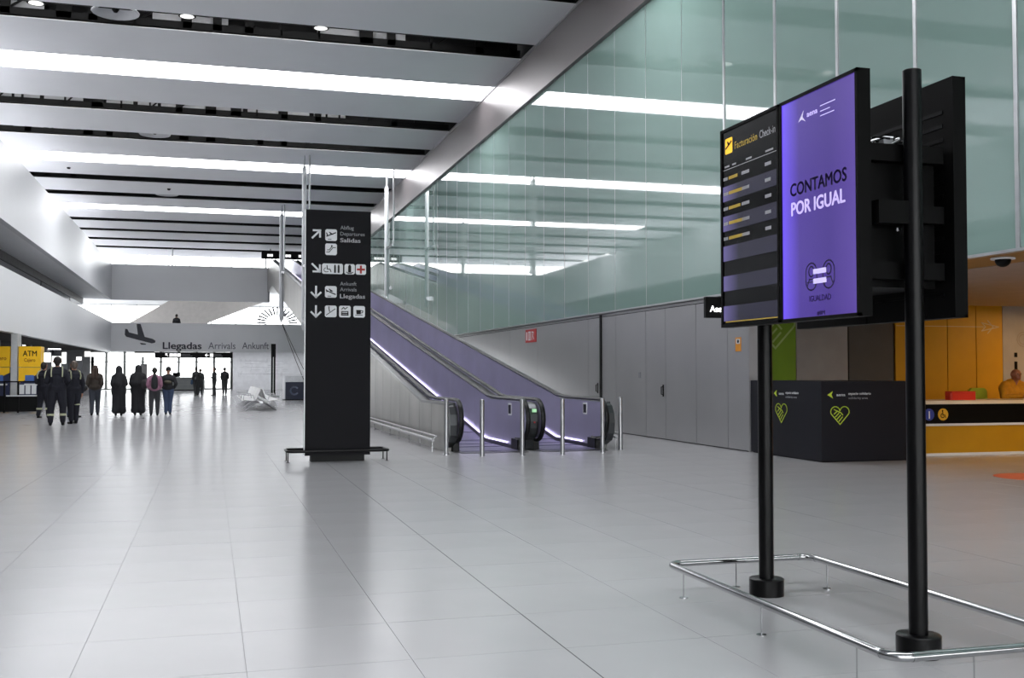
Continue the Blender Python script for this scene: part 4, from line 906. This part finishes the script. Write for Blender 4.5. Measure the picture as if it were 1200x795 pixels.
    if hair:
        hc = [((0, -.012, 1.69), (0, -.02, 1.66), .098, .098, 0)]
        if hairstyle == 'short': hc += [((0, -.04, 1.63), (0, -.045, 1.6), .08, .065, 0)]
        if hairstyle == 'long': hc += [((-.04, -.05, 1.62), (-.06, -.09, 1.32), .085, .07, 0), ((.04, -.05, 1.62), (.06, -.09, 1.3), .085, .07, 0)]
        if hairstyle == 'hood': hc = [((0, -.01, 1.68), (0, -.02, 1.62), .118, .12, 0), ((0, -.03, 1.62), (0, -.03, 1.45), .11, .14, 0), ((-.08, -.02, 1.42), (.08, -.02, 1.42), .11, .11, 0), ((0, -.05, 1.42), (-.04, -.06, 1.15), .15, .2, 0), ((.05, -.05, 1.35), (.1, -.05, 1.1), .15, .15, 0)]
        if hairstyle == 'cap': hc = [((0, -.0, 1.70), (0, -.0, 1.695), .104, .104, 0), ((0, .08, 1.685), (0, .15, 1.67), .05, .035, 0)]
        hc = [(Vector(p) * s, Vector(q) * s, a * s, b * s, m) for p, q, a, b, m in hc]
        if lean: hc = [(f(p), f(q), a, b, m) for p, q, a, b, m in hc]
        blob('headscarf' if hairstyle == 'hood' else 'cap' if hairstyle == 'cap' else 'hair', [(tuple(p), tuple(q), a, b, m) for p, q, a, b, m in hc], [hair], t, .014)
    k = MB()
    for sd in (-1, 1): k.ball((sd * .033 * s, .086 * s, 1.665 * s), .011 * s, 8)
    if not lean: k.build('eyes', M_black, t)
    k = MB(); k.tube([(-.028 * s, .083 * s, 1.605 * s), (0, .094 * s, 1.602 * s), (.028 * s, .083 * s, 1.605 * s)], .006 * s, 6)
    if not lean: k.build('mouth', mat('lips', (140, 78, 70), .5), t)
    for e in extras:
        if e == 'backpack':
            k = MB(); [capsule(k, *q) for q in (((0, -.2, 1.0), (0, -.19, 1.25), .11, .1), ((0, -.2, 1.3), (0, -.17, 1.36), .07, .05))]; k.build('backpack', cloth('black', (28, 28, 32)), t, smooth=True)
        if e == 'bag':
            k = MB(); capsule(k, (.2, -.12, 1.0), (.2, -.13, 1.12), .11, .1); capsule(k, (.3, -.08, 1.0), (.3, -.1, 1.1), .08, .08); k.tube([(.28, -.1, 1.15), (.12, -.12, 1.38), (-.05, 0, 1.52)], .012, 6); k.build('handbag', cloth('charcoal_bag', (50, 48, 50)), t, smooth=True)
        if e == 'bumbag':
            k = MB(); capsule(k, (-.06, -.19, 1.13), (.08, -.19, 1.12), .06, .05); k.build('pouch', cloth('olive', (70, 66, 55)), t, smooth=True)
        if e in ('bands', 'kneebands'):
            M_ref = mat('reflective_tape', (190, 192, 160), .5); zz = .3 if e == 'bands' else .56
            for sd in (-1, 1):
                if e == 'kneebands' and sd < 0: continue
                k = MB(); y_ = step * sd * (.75 if zz < .4 else .45); cx = sd * spread * s
                k.lathe([(.082 * s, zz - .03), (.088 * s, zz - .025), (.088 * s, zz + .025), (.082 * s, zz + .03)], c=(cx, y_ * s), seg=16); k.build('reflective_band', M_ref, t, smooth=True)
            for sd in (-1, 1):
                k = MB(); pts = [(sd * .13 * s, -.13 * s, 1.26 * s), (sd * .135 * s, -.15 * s, 1.36 * s), (sd * .13 * s, -.09 * s, 1.475 * s), (sd * .12 * s, .02 * s, 1.51 * s), (sd * .12 * s, .13 * s, 1.42 * s)]
                k.tube(pts, .026 * s, 8, squash=(.6, 1)); k.build('shoulder_band', M_ref, t, smooth=True)
        if e == 'armbag':
            k = MB(); capsule(k, (.42, .1, .93), (.5, .1, .95), .1, .08); k.build('helmet', cloth('black', (28, 28, 32)), t, smooth=True)
        if e == 'sidebag':
            k = MB(); capsule(k, (-.28, 0, .78), (-.28, .0, .95), .08, .07); k.build('bag', cloth('bluebag', (50, 70, 95)), t, smooth=True)
    return t
NAVY = cloth('navy', (24, 25, 36)); BLK = cloth('black', (28, 28, 32)); JEAN = cloth('jeans_blue', (58, 72, 100)); JEAN2 = cloth('jeans_grey', (62, 66, 76)); OLV = cloth('brown_jacket', (58, 50, 44)); PINK = cloth('pink', (152, 108, 130)); GREYT = cloth('grey_trousers', (58, 58, 62)); DG = cloth('dark_grey', (44, 46, 48)); AMB = cloth('amber', (204, 142, 24))
gu = 'uniformed group by the cash machines'
person('person in dark navy uniform at the left of the uniformed group, one foot back', (-5.1, 36.7, 0), -.5, 1.76, NAVY, NAVY, arms=('front', 'front'), extras=('bands',), step=.12, group=gu, hairstyle='short')
person('person in navy uniform seen from behind with pale bands round both ankles', (-4.03, 31.4, 0), .05, 1.86, NAVY, NAVY, spread=.14, arms=('front', 'hip'), extras=('bands',), bulk=1.12, group=gu, voxel=.009, hairstyle='short')
person('person in navy uniform turned sideways with one pale band at the knee', (-3.72, 32.4, 0), .5, 1.76, NAVY, NAVY, spread=.1, arms=('front', 'down'), extras=('kneebands',), bulk=1.05, group=gu, hair=mat('short_grey_hair', (96, 84, 76), .6), voxel=.009)
person('person in blue jeans mostly hidden behind the uniformed group, holding a helmet', (-4.25, 36.9, 0), -.9, 1.66, BLK, JEAN, arms=('down', 'reach'), extras=('armbag',), group=gu)
gw = 'visitors walking towards the arrivals exit'
person('person with long brown hair, brown jacket and grey jeans, walking away', (-3.75, 38.5, 0), 0, 1.68, OLV, JEAN2, hairstyle='long', hair=mat('brown_hair', (56, 40, 30), .6), arms=('pocket', 'pocket'), group=gw, jacket=.035)
person('slimmer person in a long black robe and black headscarf', (-2.94, 37.9, 0), .1, 1.65, BLK, BLK, robe='long', hair=BLK, hairstyle='hood', arms=('pocket', 'front'), step=.05, group=gw)
person('broader person in a long black robe with a charcoal shoulder bag', (-2.34, 38.1, 0), 0, 1.68, BLK, BLK, robe='long', hair=BLK, hairstyle='hood', arms=('pocket', 'pocket'), bulk=1.15, jacket=.05, extras=('bag',), group=gw)
person('person in a pink top with a black backpack and dark trousers', (-1.79, 37.6, 0), .05, 1.6, PINK, GREYT, arms=('pocket', 'pocket'), extras=('backpack',), group=gw, spread=.11)
person('person in a black jacket and pale blue jeans beside the pink top', (-1.38, 38.45, 0), -.05, 1.62, BLK, JEAN, arms=('pocket', 'hip'), extras=('bumbag',), hairstyle='cap', hair=BLK, group=gw, spread=.07, step=.03)
gf = 'standing people by the far glass doors'
person('far standing person in dark clothes with a blue bag, left of the doors', (-.83, 69.5, 0), .4, 1.77, DG, DG, extras=('sidebag',), arms=('pocket', 'front'), group=gf, voxel=.013)
person('far standing person in profile at the middle glass door', (.27, 69.3, 0), 1.3, 1.77, DG, DG, arms=('front', 'front'), group=gf, voxel=.013)
person('far standing person right of the glass doors, seen from behind', (.93, 71.7, 0), .1, 1.77, BLK, DG, arms=('pocket', 'pocket'), group=gf, voxel=.013)
person('person partly hidden behind the far standing person with the blue bag', (-.6, 71.5, 0), -.4, 1.68, DG, DG, arms=('down', 'front'), group=gf, voxel=.013)
person('dark figure standing behind the gallery parapet above the arrivals lettering', (-2.45, 83.45, 4.1), 0, 1.72, BLK, BLK, arms=('front', 'front'), voxel=.013)
# man seated behind the counter: seated pose, so built here joint by joint
t = thing('person', 'bald man in an amber jacket seated behind the information counter', 'person', (15.05, 17.25, 0), PI)
c = [((-.09, 0, .56), (.09, 0, .56), .14, .14, 2), ((0, 0, .65), (0, .03, .9), .17, .18, 1), ((-.1, .06, 1.08), (.1, .06, 1.08), .14, .14, 1), ((-.19, .07, 1.2), (.19, .07, 1.2), .09, .09, 1), ((-.09, .08, 1.25), (.09, .08, 1.25), .085, .085, 1), ((0, .09, 1.24), (0, .13, 1.36), .075, .065, 0),
     ((0, .15, 1.42), (0, .15, 1.42), .1, .1, 0), ((0, .2, 1.36), (0, .16, 1.42), .06, .09, 0), ((0, .262, 1.385), (0, .255, 1.42), .017, .011, 0), ((-.097, .14, 1.39), (-.1, .14, 1.42), .017, .018, 0), ((.097, .14, 1.39), (.1, .14, 1.42), .017, .018, 0)]
for sd in (-1, 1):
    sh, el, wr = Vector((sd * .24, .07, 1.15)), Vector((sd * .34, .22, .97)), Vector((sd * .12, .42, 1.0))
    c += [(sh, el, .085, .07, 1), (el, wr, .07, .05, 1), (wr, wr + Vector((-sd * .02, .02, 0)), .03, .028, 0)] + hand(wr + Vector((-sd * .02, .02, 0)), (-sd * .6, .7, .15), sd, 0)
    c += [((sd * .1, 0, .54), (sd * .14, .42, .54), .1, .075, 2), ((sd * .14, .42, .54), (sd * .14, .4, .1), .072, .05, 2), ((sd * .14, .38, .05), (sd * .15, .55, .04), .045, .035, 3)]
blob('body', [(tuple(a), tuple(b), r1, r2, m) for a, b, r1, r2, m in c], [SKIN2, AMB, BLK, M_black], t, .009)
k = MB(); [k.ball((sd * .036, .24, 1.425), .011, 8) for sd in (-1, 1)]; k.build('eyes', M_black, t)
k = MB(); k.tube([(-.03, .245, 1.352), (0, .262, 1.348), (.03, .245, 1.352)], .006, 6); k.build('mouth', MATS['lips'], t)
t = thing('office_stool', 'dark office stool under the man in the amber jacket', 'stool', (15.05, 17.3, 0))
k = MB(); k.lathe([(.2, .35), (.22, .37), (.22, .42), (.19, .44)], seg=20); k.build('seat', M_black, t, smooth=True); k = MB(); k.cyl((0, 0, .02), (0, 0, .35), .03, 8); k.lathe([(.22, 0), (.22, .02), (.04, .05)], seg=16); k.build('base', M_black, t)
